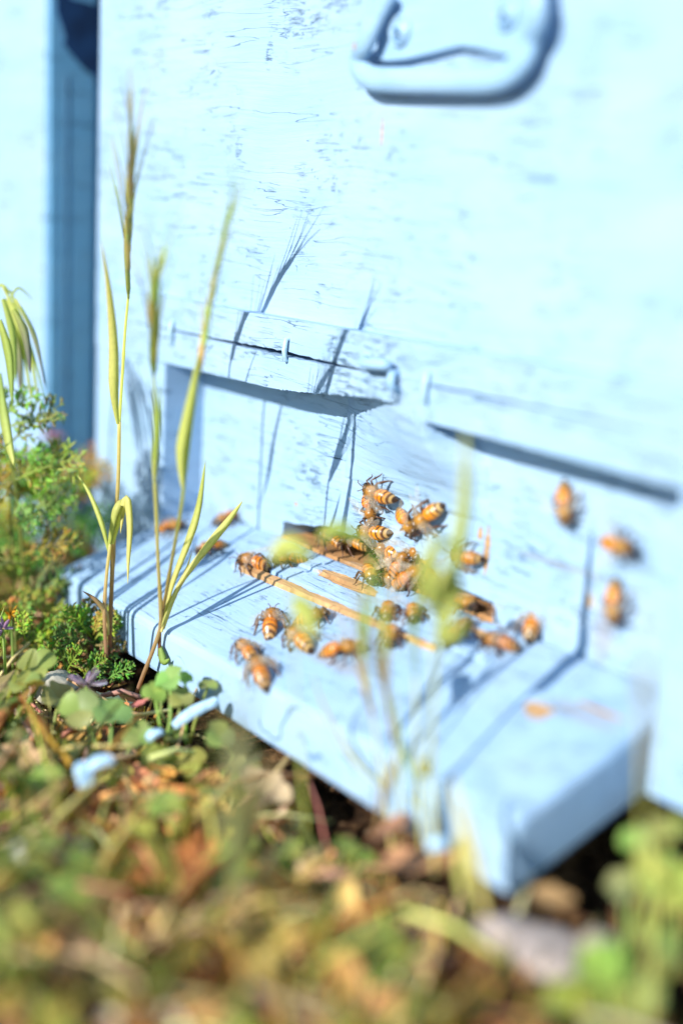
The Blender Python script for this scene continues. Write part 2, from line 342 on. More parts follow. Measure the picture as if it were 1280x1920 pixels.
# staples over the crack, and a bent nail
def staple(px, py, hgt, name='staple', z=None):
    p = on_front(px, py); f = MB(); h = hgt / 2
    f.tube([(p.x + .0002, .001, p.z + h), (p.x, -.0009, p.z + h * .96), (p.x - .0003, -.0012, p.z), (p.x - .0002, -.0009, p.z - h * .96), (p.x, .001, p.z - h)], [.00065, .0008, .0009, .0008, .0006], 8)
    f.build(name, M_metal, hive)
staple(540, 656, .0070); staple(326, 624, .0085); staple(803, 728, .0085)
p = on_front(688, 676); q = on_front(745, 690)
f = MB(); f.tube([(p.x, .002, p.z), (p.x + .0002, -.0016, p.z), (p.x + .003, -.0036, p.z - .0004), (q.x - .002, -.0036, q.z + .0008), (q.x, -.0025, q.z + .0006)], [.0016, .0017, .0017, .0018, .0013], 10)
f.build('bent_nail', M_handle, hive)
p = on_front(743, 708); f = MB(); f.tube([(p.x, .002, p.z + .001), (p.x, -.0018, p.z + .0012), (p.x + .0004, -.0024, p.z - .002), (p.x + .0006, .001, p.z - .0045)], [.0013, .0016, .0015, .001], 8); f.build('bent_nail', M_handle, hive)
# alighting board
bd = MB()
def blh(x, y): return (x, y, bz(y))
out = [(-.1172, -.0412), (-.1150, -.0100), (-.1127, -.0005), (-.1126, PY - .0003), (.1142, PY - .0003), (.1142, -.0010), (.1145, -.0412)]
top = [blh(*p) for p in out]; bot = [(x, y, -.0392 if y < -.03 else (-.0392 + (y + .0412) * .30)) for x, y in out]
bot[0] = (out[0][0], out[0][1], -.0345)
n = len(out)
bd.add(top + bot, [tuple(range(n - 1, -1, -1)), tuple(range(n, 2 * n))] + [(i, (i + 1) % n, n + (i + 1) % n, n + i) for i in range(n)])
board = bd.build('landing_board', M_board, hive, False, .0022)
def lath(name, x0, x1, y0, y1, h, mat, slant=0):
    f = MB(); N = 70; vs = []
    for i in range(N + 1):
        x = x0 + (x1 - x0) * i / N; s = slant * (i / N); a = y0 + s + jag(x, 300, .00035, h * 1e4); b = y1 + s + jag(x, 300, .0003, h * 1e4 + 5)
        vs += [(x, a, bz(a) - .001), (x, a + .0002, bz(a) + h), (x, b, bz(b) + h), (x, b, bz(b) - .001)]
    f.add(vs, [(i * 4 + k, i * 4 + 4 + k, i * 4 + 4 + (k + 1) % 4, i * 4 + (k + 1) % 4) for i in range(N) for k in range(4)] + [(0, 1, 2, 3), (N * 4 + 3, N * 4 + 2, N * 4 + 1, N * 4)])
    return f.build(name, mat, board, False)
lath('lath', -.0560, .0440, -.0062, -.0038, .0016, M_lath, .002)
lath('lath', -.0540, .0600, -.0014, .0040, .0010, M_board, .001)
lath('lath', -.0470, .0560, .0066, .0100, .0012, M_board, .0008)

M_slot = simple('shadowed_screw_recess', (.04, .13, .25), .8)  # screw centre dots and lower arcs: recess shadow and grime as dark colour
# handle: plate, screws and a thick bail, all under the same paint
hd = V(on_upper(840, 90))
def hp(px, py, off): return onplane(px, py, (0, 1, 0), UY - off)
handle = hive
ring = [(730, -14, .006), (705, 30, .007), (684, 76, .0075), (679, 105, .0040), (681, 130, .0040), (700, 147, .0040), (740, 151, .0040), (800, 152, .0040), (860, 152, .0040), (920, 150, .0040), (955, 140, .0040), (985, 112, .0040), (1000, 70, .0040), (1003, 20, .0075), (994, -60, .007), (984, -120, .006)]
pts = [tuple(hp(*r)) for r in ring]
f = MB(); f.tube(curve(pts, 90), .0035, 20); f.v = [(a, (UY - .0050) + (b - (UY - .0040)) * .62, c) for a, b, c in f.v]; hr = f.build('handle', M_handle, hive)
pl = [(735, -40), (716, 25), (705, 70), (704, 112), (722, 116), (760, 112), (800, 103), (835, 94), (860, 88), (890, 92), (925, 101), (955, 106), (978, 98), (992, 60), (990, 0), (985, -60)]
vs = []; fr = [V(hp(a, b, .0030)) for a, b in pl]; bk = [V(hp(a, b, -.0001)) for a, b in pl]; n = len(pl)
for i in range(n): bk[i] = V((fr[i].x, UY + .0003, fr[i].z))
f = MB(); f.add(fr + bk, [tuple(range(n)), tuple(range(2 * n - 1, n - 1, -1))] + [((i + 1) % n, i, n + i, n + (i + 1) % n) for i in range(n)])
hpl = f.build('handle_plate', M_handle, hive, False, .0007)
for sx, sy in ((752, 58), (951, 26)):
    c = hp(sx, sy, .0030)
    f = MB(); prof = [(.0044, .0001), (.0042, .0011), (.0036, .0014), (.0030, .0001), (.0020, .0001), (.0016, .0014), (.0007, .0016), (.0, .0016)]; vs = []; N = 20
    for r_, h in prof:
        for k in range(N): a = 2 * math.pi * k / N; vs.append((c.x + r_ * math.cos(a), c.y - h, c.z + r_ * math.sin(a)))
    f.add(vs, [(i * N + k, i * N + (k + 1) % N, (i + 1) * N + (k + 1) % N, (i + 1) * N + k) for i in range(len(prof) - 1) for k in range(N)])
    sc_ = f.build('screw', M_handle, hpl)
    f = MB(); f.tube([(c.x, c.y + .001, c.z), (c.x, c.y - .0022, c.z)], [.0011, .0009], 12); f.build('screw_centre_shade', M_slot, sc_)
    f = MB(); f.tube([(c.x + .0030 * math.cos(a_), c.y - .0004, c.z + .0030 * math.sin(a_)) for a_ in [math.pi * (1.1 + .8 * k / 12) for k in range(13)]], .00045, 6); f.build('screw_arc_shade', M_slot, sc_)

# ------------------------------------------------------------------ neighbouring hive
NX = -.2095
nh = thing('beehive', 'second pale blue hive, cut off by the left edge, behind a narrow shaded gap', 'beehive', (-.40, .2, -.05))
f = MB(); f.box(-.60, NX - .0022, 0, .022, -.03, .36); f.build('front_wall', M_neigh, nh, False, .0015)
M_nside = painted_wood('side_paint_with_skylight_blue', (.17, .43, .66), crack_density=.2)  # blue skylight in the shaded gap, put into the side's base colour
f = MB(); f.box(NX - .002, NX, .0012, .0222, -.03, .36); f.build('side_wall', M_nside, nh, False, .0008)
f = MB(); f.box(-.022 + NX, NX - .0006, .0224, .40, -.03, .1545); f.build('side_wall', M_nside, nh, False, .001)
f = MB(); f.box(-.60, NX, .0224, .40, .36, .38); f.build('lid', M_neigh, nh, False, .001)
f = MB(); f.box(-.022 + NX, NX - .012, .0224, .40, .155, .36); f.build('side_recess_shade', M_navy, nh, False)  # set-back upper wall, coloured dark to stand for shade
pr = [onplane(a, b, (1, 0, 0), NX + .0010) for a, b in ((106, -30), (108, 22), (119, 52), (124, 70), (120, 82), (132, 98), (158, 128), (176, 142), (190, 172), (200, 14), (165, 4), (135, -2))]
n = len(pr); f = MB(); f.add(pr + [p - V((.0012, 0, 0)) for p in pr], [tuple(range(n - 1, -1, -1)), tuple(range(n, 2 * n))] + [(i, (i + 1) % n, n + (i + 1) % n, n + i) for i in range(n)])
f.build('side_shade_patch', M_navy, nh, False)  # thin dark panel standing in for a patch of deep shade
f = MB(); f.box(NX - .002, NX + .0003, .0089, .0092, -.02, .158); f.build('joint', simple('dark_joint', (.12, .22, .32), .9), nh, False)  # thin dark strip along the board joint
f = MB(); f.box(-.60, NX + .006, -.006, .06, -.045, -.012); f.build('base_rail', M_neigh, nh, False, .003)

# ------------------------------------------------------------------ honey bees
def bee_mats(hue=1.0, lum=1.0):
    t = NT('bee_body'); X = t.n('SeparateXYZ', {0: t.n('TexCoord').outputs['Object']}).outputs
    wob = t.math('MULTIPLY', t.math('POWER', t.math('ABSOLUTE', X[1]), 2.0), 90.0)
    u = t.math('ADD', X[0], wob); u = t.math('DIVIDE', t.math('ADD', u, .0076), .0134)
    am = (.68, .20, .004); a2 = (.74, .27, .010); pale = (.50, .31, .11); dk = (.035, .015, .006); br = (.20, .07, .015); fz = (.42, .19, .025)
    def k(mm): return (mm + 7.6) / 13.4
    am, a2, pale, fz = [tuple(q * lum * (hue if j == 0 else 1 / hue) for j, q in enumerate(c_)) for c_ in (am, a2, pale, fz)]
    st = [(k(-7.6), dk), (k(-6.75), dk), (k(-6.55), pale), (k(-6.15), pale), (k(-5.95), dk), (k(-5.45), br), (k(-5.3), pale), (k(-4.75), a2), (k(-4.6), br), (k(-4.2), dk), (k(-4.05), a2), (k(-3.35), am), (k(-3.2), br), (k(-2.95), br), (k(-2.8), a2), (k(-2.0), am), (k(-1.85), br), (k(-1.7), am), (k(-1.0), am), (k(-.6), br), (k(-.3), fz), (k(2.4), fz), (k(2.8), br), (k(3.1), (.08, .04, .015)), (k(3.8), (.14, .08, .03)), (k(4.4), (.05, .03, .02)), (k(5.4), dk)]
    c = t.ramp(u, st); nz = t.noise(t.n('TexCoord').outputs['Object'], 2500, 3)
    c = t.mix(t.math('MULTIPLY', t.sm(nz, .3, .7), .3), c, t.mix(1.0, c, (.6, .5, .4, 1), 'MULTIPLY'))
    body = t.done(t.n('BsdfPrincipled', {'Base Color': c, 'Roughness': .28, 'Specular IOR Level': .6, 'Subsurface Weight': .05, 'Subsurface Radius': (.001, .0005, .0002), 'Subsurface Scale': 1.0,
        'Normal': t.n('Bump', {'Strength': .5, 'Distance': .0001, 'Height': nz}).outputs[0]}).outputs[0])
    t = NT('bee_wing'); vz = t.n('TexVoronoi', {'Vector': t.vm('MULTIPLY', t.n('TexCoord').outputs['Object'], (420, 1000, 1)), 'Scale': 1.0}, feature='DISTANCE_TO_EDGE').outputs[0]
    vein = t.math('SUBTRACT', 1.0, t.sm(vz, .0, .06)); fac = t.math('ADD', .15, t.math('MULTIPLY', vein, .28))
    p = t.n('BsdfPrincipled', {'Base Color': t.mix(vein, (.70, .62, .50, 1), (.20, .11, .05, 1)), 'Roughness': .2, 'Specular IOR Level': .8}).outputs[0]
    wing = t.done(t.n('MixShader', {0: fac, 1: t.n('BsdfTransparent').outputs[0], 2: p}).outputs[0])
    return body, wing
BODIES = [bee_mats(1.0, 1.0), bee_mats(1.05, .86), bee_mats(.97, 1.12)]; M_wing = BODIES[0][1]
M_leg = simple('bee_leg', (.09, .04, .02), .35, .4, 900, 0, .5); M_fuzz = simple('bee_fuzz', (.48, .27, .06), .7, .2, 500); M_eye = simple('bee_eye', (.012, .008, .006), .12, .1, 100, 0, .8)
def build_bee(splay, curl, label, hue=0):
    root = thing('honey_bee', label, 'bee', (0, 0, 0), 'honey bees at the entrance'); parts = []
    prof = [(-7.4, .05), (-7.2, .35), (-6.8, .80), (-6.3, 1.22), (-5.9, 1.45), (-5.86, 1.55), (-5.2, 1.86), (-4.7, 2.0), (-4.66, 2.07), (-4.0, 2.22), (-3.4, 2.24), (-3.36, 2.30), (-2.7, 2.24), (-2.1, 2.08), (-2.06, 2.13), (-1.5, 1.75), (-1.1, 1.2), (-.8, .65), (-.6, .62), (-.35, 1.15), (.0, 1.55), (.5, 1.85), (1.1, 1.98), (1.7, 1.88), (2.2, 1.55), (2.6, 1.0), (2.8, .72), (3.0, .95), (3.25, 1.35), (3.6, 1.55), (4.05, 1.5), (4.45, 1.2), (4.8, .8), (5.1, .35), (5.2, .05)]
    N = 22; vs = []
    for x, r in prof:
        wy = 1.0 if x < 2.8 else 1.22; wz = .92 if x < -.6 else (1.0 if x < 2.8 else 1.12)
        zc = (-.055 * curl * (x + .8) ** 2 if x < -.8 else 0) + (-.25 * (x - 2.6) if x > 2.6 else 0) + (.15 if -.6 < x < 2.6 else 0)
        for k in range(N):
            a = 2 * math.pi * k / N; r_ = r * (.90 if x < -.8 else .92); vs.append(V((x * (1.06 if x < -.8 else 1), math.cos(a) * r_ * wy, zc + math.sin(a) * r_ * wz)) * .001)
    n = len(prof); f = MB()
    f.add(vs, [(i * N + k, (i + 1) * N + k, (i + 1) * N + (k + 1) % N, i * N + (k + 1) % N) for i in range(n - 1) for k in range(N)] + [tuple(range(N)), tuple((n - 1) * N + k for k in range(N - 1, -1, -1))])
    parts.append(f.build('body', BODIES[hue][0], root))
    f = MB(); rr = random.Random(3)
    for _ in range(520):
        if rr.random() < .78: c0 = V((1.0, 0, .15)); rad = V((1.75, 1.9, 1.9))
        else: c0 = V((3.5, 0, .0)); rad = V((.6, 1.6, 1.5))
        d = V((rr.gauss(0, 1), rr.gauss(0, 1), rr.gauss(0, 1) + .2)).normalized(); p = c0 + V((d.x * rad.x, d.y * rad.y, d.z * rad.z)); q = p + (d + V((-.5, 0, 0)) + V((rr.gauss(0, .25), rr.gauss(0, .25), rr.gauss(0, .25)))) * rr.uniform(.35, .75)
        b = d.orthogonal().normalized() * .045; f.add([(p - b) * .001, (p + b) * .001, q * .001, (p + d.cross(b)) * .001], [(0, 1, 2), (1, 3, 2), (3, 0, 2)])
    parts.append(f.build('fuzz', M_fuzz, root, False))
    def ellip(mb, c, r, axis=None, n1=10, n2=12):
        vs = [(c[0] + r[0] * math.sin(math.pi * i / n1) * math.cos(2 * math.pi * j / n2), c[1] + r[1] * math.sin(math.pi * i / n1) * math.sin(2 * math.pi * j / n2), c[2] + r[2] * math.cos(math.pi * i / n1)) for i in range(n1 + 1) for j in range(n2)]
        mb.add([V(v) * .001 for v in vs], [(i * n2 + j, (i + 1) * n2 + j, (i + 1) * n2 + (j + 1) % n2, i * n2 + (j + 1) % n2) for i in range(n1) for j in range(n2)])
    for s in (-1, 1):
        f = MB(); ellip(f, (3.85, s * 1.35, .05 - .25), (.62, .62, 1.15)); parts.append(f.build('eye', M_eye, root))
        f = MB(); f.tube([V(p) * .001 for p in [(4.8, s * .4, .1), (5.5, s * .8, .9), (6.3, s * 1.3, .9), (7.2, s * 1.6, .3)]], [.00014, .00012, .00013, .00011], 5); parts.append(f.build('antenna', M_leg, root))
        for wi, (L, W, ang, z0) in enumerate(((9.0, 3.0, 10 + splay, 2.0), (6.4, 2.0, 22 + splay * 1.35, 1.75))):
            f = MB(); out = []; NN = 18
            for i in range(NN + 1):
                t_ = i / NN; out.append((t_, .06 + .16 * t_ - .03 * t_ * t_, -(.05 + .80 * math.sin(math.pi * min(1, t_ ** .8)) ** .8 * (1 - .15 * t_))))
            a = R(ang); ca, sa = math.cos(a), math.sin(a); vs = []
            for t_, e0, e1 in out:
                e0 = e0 * W * (1 if t_ < .97 else .2) ; e1 = e1 * W * .9 * (1 if t_ < 1 else .2)
                for e in (e0, e1):
                    lx = -t_ * L; ly = e; X = 1.6 + lx * ca + ly * s * sa * 0 + (ly * sa); Y = s * (1.3 + (-lx) * sa + ly * ca * (1)); vs.append(V((X, Y, z0 + .45 * t_ - 1.0 * t_ * t_ * (0.6 if splay < 20 else .1) + .12 * math.sin(e * 3))) * .001)
            f.add(vs, [(i * 2, i * 2 + 1, i * 2 + 3, i * 2 + 2) for i in range(NN)]); parts.append(f.build('wing', M_wing, root))
        for x0, kx, ky, ax_, ay, fx, fy, th in ((2.0, 3.4, 2.6, 4.2, 3.2, 4.9, 3.6, .26), (1.2, 1.4, 3.4, .8, 4.6, .5, 5.4, .28), (.3, -1.2, 3.3, -2.6, 4.0, -4.0, 4.4, .40)):
            f = MB(); f.tube([V(p) * .001 for p in [(x0, s * .9, -.8), (kx * .6 + x0 * .4, s * (ky * .75), .1), (kx, s * ky, .35), ((kx + ax_) / 2, s * (ky + ay) / 2, -.9), (ax_, s * ay, -2.2), ((ax_ + fx) / 2, s * (ay + fy) / 2, -2.6), (fx, s * fy, -2.65)]], [th * .001, th * .0012, th * .0009, th * .0011, th * .0007, th * .0005, th * .0004], 6)
            parts.append(f.build('leg', M_leg, root))
    TREE[root.name] = parts
    return root
bee_a = build_bee(5, 1.0, 'x'); bee_b = build_bee(32, .7, 'x', 2); bee_c = build_bee(14, 1.5, 'x', 1); bee_d = build_bee(10, 1.2, 'x', 1)
FIRST = {id(bee_a): True, id(bee_b): True, id(bee_c): True, id(bee_d): True}
BN_P = V((0, -1, 0))
def place_bee(proto, head, tail, surf, label, lift=0.0, scale=None, roll=0, lo=.92, hi=1.1):
    n = BN_P if surf == 'panel' else (BN if surf == 'board' else V((0, -.8, .6)))
    h = .0027 + lift
    def P(px):
        if surf == 'panel': return onplane(*px, (0, 1, 0), PY - h)
        if surf == 'board': return onplane(*px, BN, BN.dot(V((0, PY, 0))) + h)
        return onplane(*px, tuple(n), n.dot(V((0, PY, 0))) + h)
    a, b = P(head), P(tail); d = a - b; L = d.length; x = d.normalized(); y = n.cross(x).normalized(); z = x.cross(y)
    s = scale or max(lo, min(hi, L / .0126)); c = (a + b) / 2
    o = proto if FIRST.get(id(proto)) else copy_tree(proto); FIRST[id(proto)] = False
    mt = Matrix((x, y, z)).transposed().to_4x4() @ Matrix.Rotation(R(roll), 4, 'X') @ Matrix.Scale(s, 4)
    mt.translation = c + x * .0011 * s; o.matrix_world = mt; o['label'] = label; return o
Bp = place_bee
BEES = [
 (bee_a, (680, 914), (733, 940), 'panel', 'topmost bee of the cluster, facing left on the panel above another bee', .0025),
 (bee_c, (699, 978), (681, 924), 'panel', 'bee crawling head down the panel, overlapped by the topmost bee', 0),
 (bee_a, (666, 996), (726, 1001), 'panel', 'striped bee lying level just under the head-down bee', 0),
 (bee_a, (690, 1018), (762, 1047), 'tilt', 'shiny amber bee slanting down to the right at the entrance lip', .002),
 (bee_b, (777, 1000), (742, 958), 'panel', 'small bee meeting the wide-winged bee head to head on the panel', 0),
 (bee_b, (770, 990), (829, 945), 'panel', 'wide-winged bee with its striped tail pointing up to the right', .001),
 (bee_c, (784, 1052), (763, 1003), 'tilt', 'orange bee with its tail up, above the dark huddle', .003),
 (bee_c, (800, 1062), (730, 1096), 'tilt', 'striped bee at the bottom of the huddle with its tail to the lower left', .0035),
 (bee_b, (700, 1090), (686, 1055), 'board', 'bee facing the camera at the left foot of the huddle', .001),
 (bee_a, (716, 1046), (760, 1060), 'tilt', 'dark bee buried in the middle of the huddle', 0),
 (bee_a, (745, 1075), (785, 1050), 'tilt', 'bee half hidden beneath the striped bottom bee', -.001),
 (bee_a, (808, 1072), (824, 1012), 'tilt', 'yellowish bee standing tail up at the right side of the huddle', .001),
 (bee_a, (842, 1040), (897, 1050), 'panel', 'bee pointing its tail right, just right of the huddle', .001),
 (bee_a, (606, 1000), (640, 1016), 'board', 'left bee of the two inside the entrance slot', .001),
 (bee_a, (645, 1012), (682, 1020), 'board', 'right bee of the two inside the entrance slot', .001),
 (bee_c, (445, 1046), (505, 1056), 'board', 'sharp lone bee walking left beside the end of the worn lath', .0008),
 (bee_a, (515, 1048), (572, 1042), 'board', 'bee following right behind the lone walking bee', .0),
 (bee_a, (378, 1030), (412, 1016), 'board', 'blurred bee under the long grass blade on the board', 0),
 (bee_a, (345, 984), (292, 986), 'board', 'far bee at the back left corner of the board', 0),
 (bee_a, (410, 978), (440, 958), 'board', 'far bee against the foot of the panel behind the blade tip', 0),
 (bee_c, (512, 1140), (503, 1188), 'board', 'amber bee in front of the lath with its pointed tail toward the viewer', 0),
 (bee_a, (540, 1178), (580, 1212), 'board', 'yellow-green shaded bee below the lath, behind a near leaf', 0),
 (bee_a, (602, 1150), (560, 1160), 'board', 'bee tucked against the front edge of the worn lath', 0),
 (bee_a, (682, 1212), (594, 1216), 'board', 'long bee lying level in front of the lath', 0),
 (bee_c, (722, 1158), (730, 1122), 'board', 'left bee of the pair facing the camera above the lath', 0),
 (bee_c, (774, 1162), (774, 1126), 'board', 'right bee of the pair facing the camera above the lath', 0),
 (bee_c, (728, 1208), (738, 1164), 'board', 'bee at the right end of the lath facing the camera', 0),
 (bee_a, (448, 1202), (476, 1232), 'board', 'upper of two blurred bees on the open front of the board', 0),
 (bee_c, (478, 1232), (494, 1278), 'board', 'lower of two blurred bees on the open front of the board', 0),
 (bee_a, (930, 1118), (962, 1152), 'board', 'blurred bee close to the panel right of the huddle', 0),
 (bee_a, (1012, 1136), (986, 1196), 'board', 'upright bright orange bee right of the level bee', .001),
 (bee_a, (904, 1198), (968, 1206), 'board', 'level orange bee just left of the upright orange bee', 0),
 (bee_a, (880, 1160), (836, 1200), 'board', 'greenish bee behind the tall near grass stem', 0),
 (bee_a, (888, 1136), (842, 1118), 'board', 'bee with a dark head beside the green leaf blur right of the huddle', 0),
 (bee_b, (1060, 978), (1052, 912), 'panel', 'single bee high on the panel below the right slot shadow', .001),
 (bee_b, (1184, 1030), (1122, 1014), 'panel', 'rightmost bee, dark headed, high on the panel', .002),
 (bee_b, (1150, 1158), (1146, 1104), 'panel', 'bee low on the panel crossed by the broad grass shadow', .001),
 (bee_c, (800, 1085), (838, 1062), 'tilt', 'bee at the lower right foot of the huddle', 0),
]
BEES += [(bee_b, (792, 1048), (812, 1092), 'tilt', 'bee head up on the right flank of the huddle', .002),
 (bee_a, (722, 1078), (756, 1100), 'tilt', 'bee squeezed under the lower left of the huddle', 0),
 (bee_a, (760, 1040), (735, 1072), 'tilt', 'amber bee in the heart of the huddle, over the dark one', .003)]
for k_, b in enumerate(BEES):
    if b[0] is bee_a and k_ % 3 == 1: b = (bee_d,) + b[1:]
    place_bee(*b[:5], lift=b[5], roll=random.uniform(-10, 10), lo=1.0, hi=1.16)

# ------------------------------------------------------------------ grasses
G1 = (.62, .68, .18); G2 = (.84, .84, .30); G3 = (.40, .54, .14); Y1 = (.88, .78, .34); STRAW = (.66, .50, .27); RED = (.36, .13, .08); DG = (.08, .15, .03); TAN = (.50, .32, .17); PINKB = (.52, .28, .19)
def path(p, n=22): return [V(at(*q)) for q in curve(p, n)]
def stem(parent, p, r0, r1, c0, c1, name='stem', n=22):
    P = path(p, n); f = MB(); f.tube(P, [.72 * (r0 + (r1 - r0) * i / (n - 1)) * (1 + .25 * math.exp(-((i - n * .45) / .7) ** 2)) for i in range(n)], 7, c0, tint2=c1); return f.build(name, M_grass, parent)
def blade(parent, p, w, c0, c1, name='leaf', n=24, nrm=None, peak=.35, w0=.35):
    P = path(p, n); f = MB()
    ws = []; w *= .86
    for i in range(n):
        q = i / (n - 1); ws.append(w * (w0 + (1 - w0) * min(1, q / peak)) if q < peak else w * max(.03, (1 - ((q - peak) / (1 - peak)) ** 1.7)))
    f.ribbon(P, ws, nrm or -FW + V((random.uniform(-.3, .3), random.uniform(-.3, .3), 0)), c0, c1); return f.build(name, M_grass, parent)
def ear(parent, p, nsp, spread, c0, c1, awn=.018, sl=.012, sw=.0011, name='ear'):
    """a bundle of narrow spikelets with awns along the path"""
    P = path(p, 30); f = MB(); rr = random.Random(int(p[0][0]) + nsp)
    f.tube(P[:26], .0004, 5, c0)
    for i in range(nsp):
        k = int(i / nsp * 24); b = P[k]; t = (P[min(k + 4, 29)] - P[k]).normalized(); sd = V((rr.gauss(0, 1), rr.gauss(0, 1), rr.gauss(0, .4))).normalized()
        d = (t + sd * spread * rr.uniform(.5, 1.2)).normalized(); L = sl * rr.uniform(.8, 1.2)
        c = tuple(c0[j] * (1 - i / nsp) + c1[j] * i / nsp for j in range(3)); c = tuple(x * rr.uniform(.8, 1.2) for x in c)
        f.tube([b, b + d * L * .25, b + d * L * .6, b + d * L, b + d * L * 1.05], [sw * .3, sw, sw * .9, sw * .3, .0002], 6, c)
        f.tube([b + d * L, b + d * (L + awn * .5) + sd * .001, b + d * (L + awn) + sd * .003], [.00022, .00018, .0001], 4, c)
    return f.build(name, M_grass, parent)
# tall green-eared grass left of the board
def X_(pts): return [(a, b, (atx(a, b, x) - CAM).dot(FW)) for a, b, x in pts]
g1 = thing('grass_plant', 'tall wild grass with a thick green ear, rooted left of the board corner', 'grass plant', tuple(atx(205, 1245, -.066)))
stem(g1, X_([(205, 1248, -.066), (208, 1150, -.065), (213, 1030, -.065), (222, 900, -.065), (224, 790, -.065)]), .0011, .0008, RED, Y1)
stem(g1, X_([(224, 792, -.065), (230, 700, -.065), (235, 620, -.065), (241, 555, -.064)]), .0007, .0006, G2, G2)
stem(g1, X_([(200, 1235, -.062), (196, 1150, -.062), (200, 1080, -.063), (207, 1020, -.064)]), .0009, .0007, PINKB, Y1)
blade(g1, X_([(221, 795, -.064), (214, 730, -.060), (213, 640, -.057), (204, 540, -.052), (190, 450, -.045)]), .0037, G2, Y1, peak=.30, w0=.25)
blade(g1, X_([(212, 1020, -.064), (226, 970, -.062), (238, 935, -.060), (244, 985, -.058), (241, 1050, -.057), (240, 1095, -.056)]), .0028, G2, Y1, peak=.4)
blade(g1, X_([(205, 1025, -.064), (218, 960, -.062), (232, 945, -.062), (226, 1000, -.061)]), .0032, G1, Y1)
blade(g1, X_([(208, 1050, -.066), (192, 985, -.070), (168, 925, -.078), (145, 890, -.084)]), .0020, G1, G2)
blade(g1, X_([(204, 1190, -.064), (198, 1150, -.062), (180, 1125, -.062), (155, 1108, -.064)]), .0022, Y1, PINKB)
ear(g1, X_([(241, 560, -.064), (241, 480, -.059), (243, 400, -.051), (246, 300, -.041), (248, 170, -.026)]), 20, .085, G1, (.70, .58, .34), sw=.0008, sl=.013, awn=.024)
# paired stems in front of the board
g2 = thing('grass_plant', 'forked wild grass standing in front of the board, its stems bent from one pinkish root', 'grass plant', tuple(atx(257, 1298, -.048)))
stem(g2, X_([(257, 1298, -.048), (270, 1262, -.044), (292, 1205, -.040), (302, 1160, -.038), (297, 1060, -.033), (293, 960, -.029), (290, 900, -.026), (289, 860, -.025)]), .0010, .0006, PINKB, G2)
stem(g2, X_([(299, 1230, -.040), (301, 1170, -.039), (312, 1110, -.034), (326, 1030, -.028), (340, 950, -.021), (345, 905, -.018)]), .0008, .0007, RED, G1)
stem(g2, X_([(289, 862, -.025), (291, 780, -.025), (288, 700, -.024)]), .0006, .0005, G1, G1)
blade(g2, X_([(290, 905, -.026), (292, 850, -.024), (298, 780, -.020), (300, 720, -.017)]), .0026, G1, G3, peak=.3)
blade(g2, X_([(343, 915, -.018), (340, 850, -.017), (352, 780, -.015), (368, 700, -.013), (372, 660, -.011)]), .0038, G2, G1, peak=.30, w0=.25)
stem(g2, X_([(345, 905, -.018), (358, 800, -.016), (371, 700, -.013), (378, 680, -.013)]), .0007, .0006, G1, G1)
ear(g2, X_([(288, 705, -.024), (289, 640, -.020), (292, 560, -.014), (300, 440, -.004)]), 14, .17, (.34, .44, .08), G2, sw=.0009, sl=.012, awn=.018)
ear(g2, X_([(374, 700, -.013), (385, 620, -.011), (400, 530, -.007), (418, 450, -.002), (438, 370, .004)]), 12, .05, G2, G1, sw=.0009, sl=.014, awn=.012)
blade(g2, X_([(303, 1185, -.038), (322, 1100, -.037), (352, 1020, -.036), (372, 955, -.036), (386, 862, -.036)]), .0030, Y1, G1, peak=.6)
blade(g2, X_([(306, 1180, -.038), (335, 1100, -.036), (385, 1030, -.033), (425, 980, -.032), (456, 938, -.032)]), .0030, Y1, G2, peak=.6)
blade(g2, X_([(303, 1175, -.038), (320, 1130, -.036), (345, 1080, -.036), (360, 1035, -.036)]), .0016, G2, Y1)
blade(g2, X_([(300, 1210, -.040), (308, 1240, -.036), (318, 1235, -.034)]), .0030, G3, G3)
g5 = thing('grass_plant', 'tuft of broad grass blades left of the view that shades the board end', 'grass plant', (-.085, -.105, gh(-.085, -.105)))
rr = random.Random(78)
for i in range(11):
    x = -.108 + i * .0066 + rr.uniform(-.002, .002); y = -.100 + rr.uniform(-.006, .006); z = gh(x, y); tz = rr.uniform(.022, .050); lx = rr.uniform(-.014, .018); w_ = rr.uniform(.0012, .0034)
    q_ = curve([(x, y, z), (x + lx * .2, y, z + (tz - z) * .5), (x + lx * .6, y + .004, z + (tz - z) * .85), (x + lx, y + .012, tz)], 14)
    f = MB(); f.ribbon([V(p) for p in q_], [w_ * min(1, .4 + i_ * .15) * (1 - (i_ / 13) ** 3) + .0001 for i_ in range(14)], V((rr.uniform(-.5, .5), -.8, 0)), G1, G2); f.build('leaf', M_grass, g5)
# drooping ear at the left edge
g3 = thing('grass_plant', 'drooping long-awned grass ear hanging at the left edge of the view', 'grass plant', tuple(at(-60, 1150, .48)))
stem(g3, [(-60, 1150, .48), (-70, 900, .475), (-55, 700, .47), (-30, 580, .465), (0, 535, .46), (18, 548, .458)], .0012, .0006, G1, G1, n=40)
rr = random.Random(5)
for (x0, y0, x1, y1, w_) in ((4, 535, 84, 745, .0012), (10, 540, 62, 770, .0015), (14, 560, 44, 745, .0022), (20, 545, 74, 762, .0016), (26, 580, 58, 700, .0026), (6, 560, 30, 720, .0024), (30, 560, 88, 730, .0014), (0, 600, 24, 760, .0030), (40, 575, 84, 720, .0012), (18, 600, 40, 750, .0028)):
    mx, my = (x0 + x1) / 2 + 6, (y0 + y1) / 2 - 12; z = rr.uniform(.442, .466)
    blade(g3, [(x0, y0, z), (mx, my, z), (x1, y1, z)], w_ * 1.25, rr.choice([G1, G3, G2]), rr.choice([(.16, .14, .25), G3, G1]), 'spikelet', peak=.4, w0=.5)
blade(g3, [(18, 565, .455), (35, 540, .455), (62, 562, .455)], .0010, G1, G3, 'spikelet')
